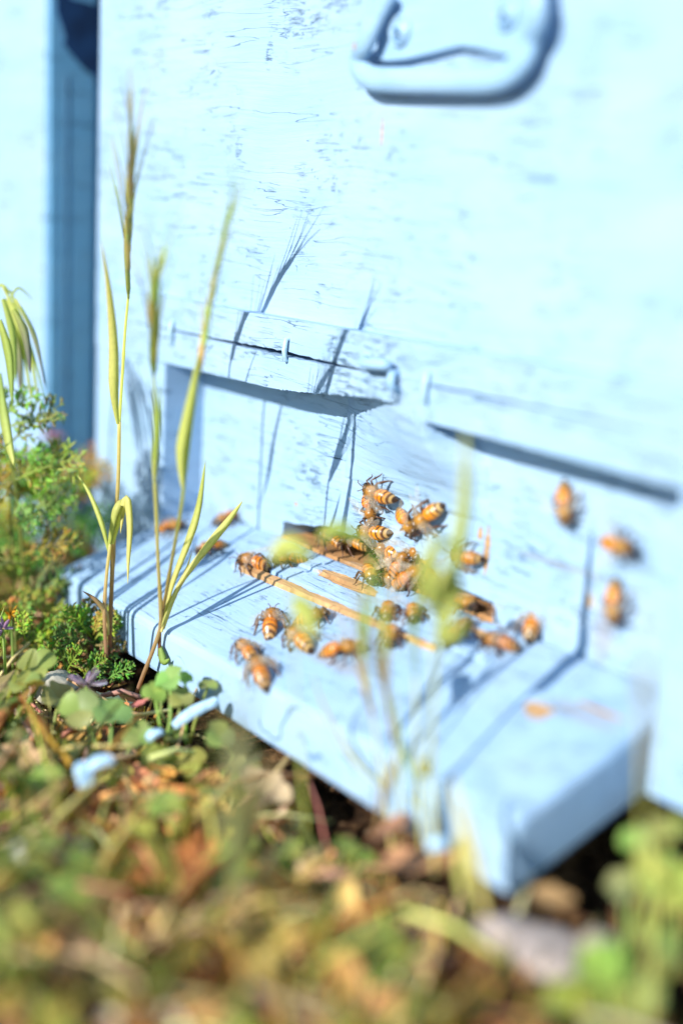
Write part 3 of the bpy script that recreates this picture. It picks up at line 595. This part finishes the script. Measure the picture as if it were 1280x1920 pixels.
blade(g3, [(0, 700, .45), (8, 770, .445), (20, 840, .44), (30, 880, .438)], .0042, G3, G2, 'leaf', peak=.4)
# blades near the lens
def near_plant(label, stems, root):
    g = thing('grass_plant', label, 'grass plant', root)
    for kind, pp, w_, c0, c1 in stems:
        if kind == 's': stem(g, pp, w_, w_ * .7, c0, c1)
        elif kind == 'e': ear(g, pp, 10, .08, c0, c1, sw=w_)
        else: blade(g, pp, w_, c0, c1)
    return g
near_plant('slender blurred grass stem rising in front of the right half of the board', [
    ('s', X_([(815, 1640, .098), (812, 1540, .094), (808, 1400, .090), (815, 1250, .087), (822, 1120, .086)]), .0009, Y1, G1),
    ('b', X_([(822, 1130, .086), (838, 1080, .087), (850, 1120, .088), (838, 1180, .088)]), .0060, G2, G2),
    ('b', X_([(822, 1160, .086), (800, 1090, .088), (818, 1020, .090), (860, 1030, .090)]), .0050, G2, G1),
    ('b', X_([(820, 1200, .087), (850, 1190, .088), (880, 1150, .088)]), .0045, G2, G2),
    ('b', X_([(822, 1220, .087), (850, 1060, .087), (868, 960, .087), (872, 870, .087), (870, 800, .087)]), .0042, G1, G2),
    ('b', X_([(808, 1420, .090), (795, 1450, .090), (790, 1420, .090)]), .003, G2, Y1)], tuple(atx(815, 1650, .098)))
near_plant('blurred grass with a broad blade that shades the right end of the board', [
    ('s', X_([(792, 1640, .090), (786, 1520, .084), (780, 1380, .078), (778, 1270, .074)]), .0006, Y1, G2),
    ('b', X_([(780, 1300, .074), (776, 1180, .072), (790, 1100, .072), (815, 1010, .072)]), .0020, G3, G1),
    ('b', X_([(784, 1480, .082), (760, 1420, .076), (745, 1360, .070), (740, 1290, .066)]), .0016, G3, G1),
    ('b', X_([(786, 1520, .084), (740, 1450, .070), (700, 1400, .058), (640, 1380, .046)]), .0014, G2, Y1)], tuple(atx(792, 1650, .090)))
near_plant('sparse wispy grass spray in front of the middle of the board', [
    ('s', X_([(735, 1600, .080), (720, 1480, .072), (700, 1350, .066), (688, 1260, .063)]), .0005, Y1, G2),
    ('e', X_([(700, 1350, .066), (686, 1280, .063), (680, 1220, .062), (690, 1160, .062)]), .0007, STRAW, G1),
    ('s', X_([(745, 1600, .080), (750, 1500, .076), (742, 1400, .074), (730, 1320, .073)]), .0004, Y1, G2),
    ('e', X_([(742, 1400, .074), (728, 1310, .073), (722, 1240, .072), (726, 1180, .072)]), .0007, STRAW, G1),
    ('b', X_([(720, 1480, .072), (660, 1420, .060), (610, 1330, .052), (585, 1260, .048)]), .0012, G2, STRAW)], tuple(atx(738, 1610, .080)))
near_plant('yellowing grass blades curving up beside the right corner of the board', [
    ('b', [(910, 1720, .285), (890, 1620, .287), (862, 1520, .290), (846, 1450, .292)], .0034, Y1, Y1),
    ('b', [(870, 1690, .290), (862, 1600, .290), (868, 1540, .290)], .0028, G2, Y1),
    ('b', [(706, 1560, .325), (722, 1480, .322), (740, 1430, .320), (748, 1400, .32)], .003, TAN, Y1)], tuple(at(880, 1740, .285)))
near_plant('greenish grass stem very near the lens at the right edge', [
    ('s', [(1215, 1920, .262), (1212, 1700, .260), (1206, 1480, .256), (1208, 1300, .252)], .0006, Y1, G2),
    ('b', [(1206, 1330, .252), (1202, 1280, .251), (1212, 1230, .250)], .0024, (.55, .50, .10), (.55, .48, .10)),
    ('b', [(1208, 1500, .257), (1212, 1380, .253), (1214, 1200, .247), (1200, 1060, .242)], .0011, STRAW, STRAW)], tuple(at(1215, 1930, .262)))
near_plant('large out-of-focus seed head in the middle of the foreground', [
    ('s', [(470, 1920, .285), (455, 1800, .280), (440, 1640, .275)], .001, STRAW, STRAW),
    ('e', [(440, 1640, .275), (436, 1560, .272), (440, 1480, .269), (450, 1400, .266)], .0015, (.50, .48, .22), (.55, .52, .25)),
    ('b', [(440, 1640, .275), (480, 1500, .272), (500, 1420, .270)], .006, (.40, .42, .20), STRAW)], tuple(at(470, 1930, .285)))
near_plant('blurred leafy shoots veiling the entrance', [
    ('s', [(575, 1560, .325), (560, 1400, .318), (552, 1240, .312), (548, 1100, .308), (545, 1062, .307)], .0005, G2, G1),
    ('b', [(510, 1050, .318), (545, 1024, .317), (588, 1052, .316)], .0070, G2, G1),
    ('b', [(548, 1120, .308), (575, 1150, .307), (588, 1205, .306)], .0065, G1, G2),
    ('b', [(600, 1010, .318), (640, 990, .317), (690, 1020, .316)], .0050, G1, G3)], tuple(at(575, 1570, .325)))

# ------------------------------------------------------------------ feathery plants
def feather(mb, base, d, L, nrm, c, rr, lobes=9):
    d = V(d).normalized(); n = V(nrm).normalized(); s = d.cross(n).normalized(); pts = [base + d * L * q + n * L * .12 * math.sin(q * 2.5) for q in (0, .25, .5, .75, 1)]
    mb.tube(pts, [.0004, .00035, .0003, .00025, .00015], 4, c)
    for i in range(lobes):
        q = min(.97, max(.1, .15 + .8 * i / (lobes - 1) + rr.uniform(-.06, .06))); b = base + d * L * q + n * L * .12 * math.sin(q * 2.5); l = L * .34 * math.sin(math.pi * min(.95, q * .8 + .12)) * rr.uniform(.8, 1.2)
        for sg in (-1, 1):
            dd = (d * .7 + s * sg + n * rr.uniform(-.8, .8)).normalized(); e = b + dd * l; mb.tube([b, b + dd * l * .5, e], [.0003, .0003, .00012], 4, c)
            for j in range(5):
                m_ = b + dd * l * rr.uniform(.25, .95); d3 = (dd + (s * sg * -.2 + d * (1 if j % 2 else -.6)) * .9 + n * rr.uniform(-.4, .6)).normalized()
                mb.tube([m_, m_ + d3 * l * .3, m_ + d3 * l * .42], [.00034, .0003, .0001], 4, tuple(x * rr.uniform(.6, 1.5) for x in c))
def feather_plant(label, stems, leaves, root, cs=(.10, .20, .06)):
    g = thing('feathery_plant', label, 'plant', root); rr = random.Random(int(abs(root[0]) * 1e5))
    for p, r0 in stems: stem(g, p, r0, r0 * .6, (.30, .30, .08), (.20, .28, .07))
    for (x, y, z, dx, dy, L) in leaves:
        f = MB(); b = V(at(x, y, z)); d = RT * dx - UP * dy - FW * rr.uniform(-.2, .3); c = tuple(k * rr.uniform(1.0, 2.3) * (1.25, 1.0, .8)[j_] for j_, k in enumerate(cs))
        feather(f, b, d, L, (-FW + UP * .6).normalized(), c, rr); f.build('leaf', M_feather, g)
    return g
feather_plant('feathery-leaved weed with a yellowish stem at the left edge', [([(55, 1180, .475), (44, 1060, .47), (36, 960, .465), (22, 860, .46), (8, 770, .455)], .0013)],
    [(8, 780, .455, .8, -.5, .014), (14, 800, .457, 1, -.1, .016), (20, 830, .458, .9, -.6, .022), (24, 850, .46, 1, .2, .015), (30, 900, .462, 1, -.25, .026), (34, 930, .463, -1, -.4, .02), (38, 960, .465, 1, -.1, .020), (40, 985, .466, 1, -.5, .022), (44, 1040, .468, 1, -.2, .022), (44, 1060, .468, -1, -.2, .022), (20, 850, .46, -1, -.5, .016), (50, 1120, .472, 1, -.4, .02), (10, 790, .455, -.3, -1, .012), (34, 940, .462, .4, .6, .014), (50, 1100, .47, .6, .5, .018)], tuple(at(55, 1185, .475)), (.14, .24, .07))
feather_plant('low feathery weed against the left end of the board', [([(180, 1225, .45), (176, 1190, .448), (172, 1150, .446)], .0009)],
    [(176, 1175, .446, -1, -.5, .008), (176, 1170, .446, .7, -.8, .008), (174, 1160, .445, -.2, -1, .007), (174, 1185, .444, -1, .1, .012), (178, 1185, .444, .9, -.3, .010), (178, 1200, .442, .5, -.5, .012), (172, 1195, .442, -.6, -.8, .013), (176, 1205, .44, -1, -.2, .013), (180, 1210, .44, 1, .1, .010), (140, 1225, .44, -.5, -.8, .010), (130, 1232, .44, .4, -.9, .009), (150, 1210, .442, .1, -1, .012)], tuple(at(180, 1228, .45)), (.12, .21, .05))
feather_plant('feathery weed in front of the gap between the hives', [([(100, 1120, .52), (110, 1020, .515), (95, 940, .51)], .0011)],
    [(95, 950, .51, .8, -.5, .022), (98, 960, .51, -.8, -.5, .020), (104, 990, .512, 1, -.2, .024), (108, 1010, .513, -1, -.2, .024), (108, 1040, .514, .9, -.4, .024), (105, 1060, .515, -1, -.5, .022), (102, 1090, .517, .8, .1, .022), (95, 940, .51, 0, -1, .016)], tuple(at(100, 1125, .52)), (.12, .22, .05))
feather_plant('dark fine-leaved weed between the tall grass root and the board', [([(150, 1290, .44), (160, 1245, .44)], .001)],
    [(155, 1250, .438, 1, -.3, .012), (155, 1245, .438, -1, -.3, .014), (160, 1260, .436, 1, .1, .013), (150, 1270, .436, -1, .1, .014), (150, 1280, .434, .7, -.6, .012), (120, 1270, .436, .5, -.7, .012), (200, 1275, .43, 1, -.5, .010)], tuple(at(150, 1295, .44)), (.08, .15, .035))

def bush(label, px, py, Z, n, L, sx, sy, cs):
    rr = random.Random(px * 3 + py); lv = []
    for i in range(n):
        ox, oy = rr.uniform(-sx, sx), rr.uniform(-sy, sy); a = math.atan2(oy - sy * .5, ox) + rr.gauss(0, .5)
        lv.append((px + ox * .6, py + oy * .6, Z + rr.uniform(-.012, .012), math.cos(a), math.sin(a) - .3, L * rr.uniform(.7, 1.2)))
    return feather_plant(label, [([(px + 6, py + sy + 40, Z), (px, py + sy * .3, Z), (px, py - sy * .7, Z)], .0009)], lv, tuple(at(px + 6, py + sy + 45, Z)), cs)
bush('bushy fine-leaved weed behind the drooping grass, halfway down the left edge', 22, 960, .475, 16, .018, 60, 110, (.16, .24, .05))
bush('yellowish feathery weed below the pink flowers', 120, 960, .53, 12, .020, 60, 60, (.28, .28, .05))
bush('dense feathery weed beside the far left corner of the board', 52, 1105, .485, 16, .012, 50, 50, (.14, .22, .05))
bush('feathery weed growing over the left end of the board front', 160, 1195, .450, 16, .0085, 42, 24, (.15, .25, .06))
bush('low feathery weed at the left edge above the round clover', 30, 1200, .45, 14, .012, 60, 40, (.20, .26, .05))

# ------------------------------------------------------------------ clover, flowers, litter
def clover_leaf(mb, c, nrm, r, col, rr, spin=None):
    n = V(nrm).normalized(); u = n.orthogonal().normalized(); v = n.cross(u); s0 = rr.uniform(0, 6.28) if spin is None else spin
    for k in range(3):
        a = s0 + k * 2.094; ax_ = u * math.cos(a) + v * math.sin(a); sd = n.cross(ax_); cc = tuple(x * rr.uniform(.85, 1.15) for x in col)
        NS = 7; vs = []
        for i in range(NS + 1):
            q = i / NS; wd = r * .62 * math.sin(math.pi * min(1, q * .93 + .04)) ** .7 * (1 if q < .95 else .55)
            b = c + ax_ * r * q * (1.02 if i < NS else .97) + n * r * .10 * math.sin(q * 3)
            vs += [b - sd * wd + n * wd * .35, b, b + sd * wd + n * wd * .35]
        mb.add(vs, [(i * 3 + j, i * 3 + j + 1, i * 3 + 4 + j, i * 3 + 3 + j) for i in range(NS) for j in range(2)], cc)
def clover_piece(mb, root, h, r, col, rr, lean=.5):
    tp = V(root) + V((rr.gauss(0, lean) * h, rr.gauss(0, lean) * h, h)); md = (V(root) + tp) / 2 + V((rr.gauss(0, .1) * h, rr.gauss(0, .1) * h, .1 * h))
    mb.tube([root, md, tp], [.0005, .00045, .0003], 4, tuple(x * 1.3 for x in col))
    clover_leaf(mb, tp, (rr.gauss(0, .45), rr.gauss(-.15, .45), 1), r, col, rr)
def clover_plant(label, px, py, Z, pieces, r=.009, col=(.13, .25, .07), group='clover plants in the foreground'):
    p = at(px, py, Z); z0 = min(gh(p.x, p.y), p.z - .004); root = (p.x, p.y, z0); r *= .58; g = thing('clover_plant', label, 'clover', root, group); rr = random.Random(int(px * 7 + py))
    for i, (dx, dy, dz) in enumerate(pieces):
        f = MB(); tp = V(at(px + dx, py + dy, Z + dz)); md = (V(root) + tp) / 2 + V((rr.gauss(0, .002), rr.gauss(0, .002), .002)); cc = tuple(x * rr.uniform(.8, 1.25) for x in col)
        f.tube([root, md, tp], [.0006, .0005, .0004], 5, tuple(x * 1.4 for x in cc)); clover_leaf(f, tp, (CAM - tp).normalized() * .7 + V((rr.gauss(0, .3), rr.gauss(0, .3), .8)), r * rr.uniform(.8, 1.15), cc, rr); f.build('leaf', M_leaf, g)
    return g
CL = [
 ('clover with a round leaflet just below the open front of the board', 405, 1440, .375, [(5, -60, 0), (-45, -10, .004), (50, 10, -.01)], .009),
 ('clover beside the pale blue splinter', 300, 1350, .39, [(-10, -50, 0), (40, -40, .0), (20, -75, .0)], .008),
 ('clover whose leaflets touch the front face of the board', 352, 1300, .395, [(-5, -28, 0), (38, -14, 0), (-50, -10, 0)], .0052),
 ('clover below the tall grass root', 190, 1400, .385, [(20, -60, 0), (-40, -70, .0), (70, -20, 0), (-70, 20, 0)], .010),
 ('clover at the left edge level with the blue splinter', 50, 1340, .40, [(-30, -50, 0), (20, -90, .0), (60, -30, 0)], .010),
 ('large clover in the lower left corner', 90, 1800, .30, [(-60, -60, 0), (40, -120, .0), (0, -10, 0), (90, -50, 0)], .011),
 ('clover in the shade right of the board corner', 1175, 1650, .30, [(20, -70, 0), (-10, 10, .0), (70, -20, 0)], .009),
 ('clover at the right edge under the hive', 1240, 1680, .29, [(10, -120, 0), (-20, -40, .0), (40, -10, 0)], .010),
 ('large clover in the lower right corner', 1190, 1860, .27, [(-60, -50, 0), (40, -80, .0), (0, 10, 0), (-120, 20, 0)], .011),
 ('clover in front of the broken leaves below the board', 620, 1610, .33, [(30, -20, 0), (-10, 20, .0), (60, 10, 0)], .007),
 ('clover among straw near the bottom centre', 690, 1800, .29, [(-20, -50, 0), (30, -20, .0), (-60, 0, 0)], .009),
 ('pale clover just left of the seed head', 330, 1560, .34, [(-20, -50, 0), (30, -20, .0), (-60, 10, 0)], .009),
]
for c in CL: clover_plant(c[0], c[1], c[2], c[3], c[4], c[5], (.32, .38, .10))
# flowers
def flower(label, px, py, Z, r, col, n=14):
    p = V(at(px, py, Z)); root = (p.x, p.y, gh(p.x, p.y)); g = thing('flower', label, 'flower', root); rr = random.Random(px)
    f = MB(); f.tube([root, (V(root) + p) / 2 + V((.002, 0, 0)), p], [.0006, .0005, .0005], 5, G3); f.build('stem', M_grass, g)
    f = MB()
    for i in range(n):
        d = V((rr.gauss(0, 1), rr.gauss(0, 1), rr.gauss(.3, .7))).normalized(); b = p + d * r * .2
        f.ribbon([b, b + d * r * .5, b + d * r], [r * .25, r * .38, r * .12], V((rr.random(), rr.random(), rr.random())), tuple(c * rr.uniform(.85, 1.1) for c in col))
    f.build('petals', M_petal, g)
flower('pink flower in the gap between the hives', 92, 822, .56, .0058, (.62, .34, .50))
flower('second pink flower, lower right of the first, beside the hive corner', 134, 868, .54, .0052, (.66, .38, .48))
flower('lilac flower lying at the foot of the tall grass', 162, 1284, .40, .0052, (.60, .48, .62))
flower('small lilac flower at the left edge beside the weeds', 6, 1180, .43, .0040, (.50, .36, .55))
flower('small orange-yellow flower among the weeds at the left', 20, 1152, .44, .0032, (.75, .42, .03))
flower('pink petals in the blurred lower left', 132, 1592, .32, .004, (.62, .36, .40))
# pale blue splinter and flakes
def sliver(name, label, cat, a, b, w_, th, mat=None):
    P0, P1 = V(at(*a)), V(at(*b)); d = (P1 - P0); n = 12; f = MB(); s = d.normalized().cross(V((0, 0, 1))).normalized(); u = s.cross(d.normalized()).normalized(); vs = []
    for i in range(n + 1):
        q = i / n; ww = w_ * (.75 + .4 * math.sin(q * 3) + .2 * mnoise.noise(V((q * 5, a[0], 0)))) / 2; c = P0.lerp(P1, q) + u * .0006 * math.sin(q * 4)
        if i in (0, n): ww *= .5
        vs += [c - s * ww - u * th / 2, c + s * ww - u * th / 2, c + s * ww + u * th / 2, c - s * ww + u * th / 2]
    f.add(vs, [(i * 4 + k, i * 4 + (k + 1) % 4, i * 4 + 4 + (k + 1) % 4, i * 4 + 4 + k) for i in range(n) for k in range(4)] + [(3, 2, 1, 0), tuple(n * 4 + k for k in range(4))])
    tag(f.build(name, mat or M_chip, None, False, .0004), label, cat)
sliver('wood_splinter', 'long pale blue painted splinter lying on the weeds below the board', 'splinter', (325, 1362, .385), (408, 1310, .388), .0034, .002)
sliver('paint_flake', 'small blue flake at the lower end of the splinter', 'paint flake', (276, 1388, .38), (304, 1368, .382), .003, .0015)
sliver('paint_flake', 'upper flake of the folded blue pair at the left', 'paint flake', (166, 1440, .350), (212, 1420, .352), .0040, .0018)
sliver('paint_flake', 'lower flake of the folded blue pair at the left', 'paint flake', (150, 1430, .350), (164, 1476, .348), .0040, .0018)
sliver('paint_flake', 'pale flake on the soil under the front of the board', 'paint flake', (800, 1588, .315), (838, 1578, .315), .004, .002)
# dry leaves
def dry_leaf_mesh(mb, c, d, n, L, W, col, rr, curl=.4):
    d = V(d).normalized(); n = V(n); n = (n - d * n.dot(d)).normalized(); s = d.cross(n); NS = 8; vs = []
    for i in range(NS + 1):
        q = i / NS; wd = W * math.sin(math.pi * (q * .9 + .05)) ** .8 * .5 * (1 + .25 * rr.uniform(-1, 1))
        b = c + d * L * (q - .5) + n * L * curl * (q - .5) ** 2; k = curl * rr.uniform(.4, 1.2)
        vs += [b - s * wd + n * wd * k, b - s * wd * .5 + n * wd * k * .3, b, b + s * wd * .5 + n * wd * k * .3, b + s * wd + n * wd * k]
    mb.add(vs, [(i * 5 + j, i * 5 + j + 1, i * 5 + 6 + j, i * 5 + 5 + j) for i in range(NS) for j in range(4)], tuple(x * rr.uniform(.8, 1.2) for x in col))
def dry_leaf(label, px, py, Z, ang, L, W, col):
    rr = random.Random(px + py); f = MB(); p = V(at(px, py, Z)); a = R(ang)
    dry_leaf_mesh(f, p, V((math.cos(a), math.sin(a), rr.uniform(-.2, .3))), V((rr.gauss(0, .3), -.4, 1)), L, W, col, rr)
    tag(f.build('dry_leaf', M_dry), label, 'dead leaf', 'dry leaves on the ground')
for d in [('broad tan dead leaf at the left edge of the foreground', 45, 1440, .37, 20, .024, .014, (.50, .32, .18)),
          ('curled brown dead leaf below the blue flakes', 100, 1540, .35, 70, .022, .010, (.40, .22, .10)),
          ('reddish dead leaf under the front edge of the board', 790, 1620, .318, 30, .018, .011, (.46, .22, .13)),
          ('second reddish dead leaf, left of the board corner', 735, 1560, .325, 120, .016, .009, (.44, .22, .12)),
          ('orange-brown dead leaf right below the board corner', 1035, 1685, .30, 200, .011, .007, (.36, .18, .08)),
          ('pale straw-coloured dead leaf near the bottom centre', 560, 1840, .29, 40, .022, .010, (.55, .42, .24)),
          ('ochre dead leaf at the bottom left', 300, 1640, .33, 150, .02, .012, (.48, .30, .12)),
          ('tan dead leaf between the clovers under the board', 500, 1480, .36, 10, .018, .010, (.48, .34, .2)),
          ('pinkish dead leaf near the forked grass root', 262, 1322, .40, 100, .010, .004, (.50, .22, .14))]:
    dry_leaf(*d)
def stone(label, px, py, Z, r, col):
    rr = random.Random(px); f = MB(); p = V(at(px, py, Z)); n1, n2 = 16, 24; vs = []
    for i in range(n1 + 1):
        for j in range(n2):
            d = V((math.sin(math.pi * i / n1) * math.cos(6.2832 * j / n2), math.sin(math.pi * i / n1) * math.sin(6.2832 * j / n2), math.cos(math.pi * i / n1)))
            k = 1 + .30 * mnoise.fractal(d * 1.6 + V((px, 0, 0)), 1, 2, 4); vs.append(p + V((d.x * r[0], d.y * r[1], d.z * r[2])) * k)
    f.add(vs, [(i * n2 + j, (i + 1) * n2 + j, (i + 1) * n2 + (j + 1) % n2, i * n2 + (j + 1) % n2) for i in range(n1) for j in range(n2)])
    tag(f.build('stone', simple('stone', col, .85, .25, 160, .001)), label, 'stone')
stone('flat pinkish-grey stone below the right corner of the board', 1000, 1775, .290, (.014, .009, .0035), (.34, .28, .25))
stone('small pale stone at the right of the flat stone', 1120, 1775, .282, (.0045, .004, .003), (.30, .26, .20))
stone('grey stone with a dark shadow at the foot of the tall grass', 95, 1290, .425, (.009, .008, .005), (.34, .32, .26))
stone('pale pebble in the blurred lower left corner', 36, 1592, .33, (.0035, .003, .003), (.55, .54, .50))
# uncountable cover: litter, clover mass, grass mass
CX, CY = CAM.x, CAM.y
def free(x, y):
    if x > -.118 and y > -.046: return False          # board and hive
    if x > -.19 and y > -.004 and x < -.0: return False
    if x < NX + .01 and y > -.008: return False
    if y > -.002 and not (-.205 < x < -.17): return False
    return math.hypot(x - CX, y - CY) > .05
def frustum_w(x, y):
    d = V((x, y, GZ)) - CAM; z = d.dot(FW)
    if z < .12: return False
    px = 640 + FPX * d.dot(RT) / z; py = 960 - FPX * d.dot(UP) / z
    return -500 < px < 1800 and 600 < py < 2500
def scatter(n, seed):
    rr = random.Random(seed); k = 0
    while k < n:
        x = rr.uniform(-.45, .40); y = rr.uniform(-.33, .05)
        if free(x, y) and (frustum_w(x, y) or rr.random() < .12): k += 1; yield x, y, rr
lit = MB()
cols = [(.80, .46, .15), (.66, .32, .09), (.78, .50, .16), (.30, .13, .04), (.72, .38, .12), (.55, .24, .08), (.66, .34, .16), (.74, .60, .38), (.12, .06, .03), (.72, .54, .12), (.08, .04, .02), (.62, .40, .14)]
for x, y, rr in scatter(3000, 11):
    z = gh(x, y) + rr.uniform(.000, .006); a = rr.uniform(0, 6.28); nr = 1.7 if y < -.06 and x > -.12 else 1.0; L = rr.uniform(.004, .015) * nr
    dry_leaf_mesh(lit, V((x, y, z)), V((math.cos(a), math.sin(a), rr.uniform(-.4, .4))), V((rr.gauss(0, .4), rr.gauss(0, .4), 1)), L, L * rr.uniform(.15, .6), rr.choice(cols), rr, rr.uniform(.1, 1.2))
for x, y, rr in scatter(1500, 12):
    z = gh(x, y) + rr.uniform(.001, .010); a = rr.uniform(0, 6.28); L = rr.uniform(.008, .035); d = V((math.cos(a), math.sin(a), rr.uniform(-.2, .4))) * L
    lit.tube([V((x, y, z)), V((x, y, z)) + d * .5 + V((0, 0, .002)), V((x, y, z)) + d], rr.uniform(.0003, .0009), 4, tuple(c * rr.uniform(.7, 1.2) for c in rr.choice([STRAW, TAN, Y1, PINKB])))
tag(lit.build('leaf_litter', M_dry), 'dry stalks and crumbled brown leaves covering the soil', 'leaf litter', None, 'stuff')
clo = MB()
for x, y, rr in scatter(310, 21):
    dn = mnoise.noise(V((x * 18, y * 18, 1)))
    if dn < -.12: continue
    z = gh(x, y); near = y > -.09 and x > -.12
    hh = rr.uniform(.006, .022) if not near else rr.uniform(.003, .010)
    for k in range(rr.randint(1, 3)):
        clover_piece(clo, V((x, y, z)), hh * rr.uniform(.6, 1.1), rr.uniform(.0030, .0058), rr.choice([(.24, .30, .07), (.32, .38, .09), (.15, .20, .05), (.48, .46, .10), (.66, .52, .13)]), rr)
tag(clo.build('clover_cover', M_leaf), 'low green and yellowing clover spread over the ground', 'ground cover', None, 'stuff')
gr = MB()
for x, y, rr in scatter(2300, 31):
    dn = mnoise.noise(V((x * 12, y * 12, 7))); z = gh(x, y); near = y > -.09 and x > -.12
    H = rr.uniform(.010, .030) * (1.2 if dn > 0 else .7) * (.45 if near else 1); a = rr.uniform(0, 6.28); ln = rr.uniform(.1, .9)
    o = V((math.cos(a), math.sin(a), 0)) * H * ln
    gr.ribbon([V((x, y, z)), V((x, y, z + H * .5)) + o * .3, V((x, y, z + H)) + o], [.0010, rr.uniform(.0012, .0026), .0002], V((math.sin(a), -math.cos(a), .3)), tuple(c * rr.uniform(.7, 1.2) for c in rr.choice([G1, G3, Y1, G2, STRAW, DG, (.60, .50, .12), (.45, .46, .10)])))
for i in range(240):
    rr = random.Random(900 + i); x = rr.uniform(-.06, .24); y = -.085 - abs(rr.gauss(0, .05)); z = gh(x, y)
    if math.hypot(x - CX, y - CY) < .09: continue
    H = rr.uniform(.014, .034); a = rr.uniform(0, 6.28); o = V((math.cos(a), math.sin(a), 0)) * H * rr.uniform(.2, 1.3); c = rr.choice([Y1, STRAW, G1, (.50, .46, .10), TAN, (.30, .34, .07), (.72, .50, .12), (.66, .36, .10), (.16, .24, .05), (.60, .30, .10)])
    gr.ribbon([V((x, y, z)), V((x, y, z + H * .6)) + o * .35, V((x, y, z + H)) + o], [.0016, rr.uniform(.002, .0046), .0004], V((math.sin(a), -math.cos(a), .3)), tuple(k * rr.uniform(.7, 1.15) for k in c))
for x, y, rr in scatter(150, 41):
    if x > -.10: continue
    z = gh(x, y)
    for k in range(3):
        a = rr.uniform(0, 6.28); feather(gr, V((x, y, z)), V((math.cos(a) * .6, math.sin(a) * .6, rr.uniform(.4, 1.2))), rr.uniform(.012, .024), V((0, 0, 1)), rr.choice([(.10, .20, .06), (.16, .25, .06), (.30, .28, .05)]), rr, 6)
tag(gr.build('ground_weeds', M_grass), 'short grass blades and fine weeds growing through the litter', 'ground cover', None, 'stuff')
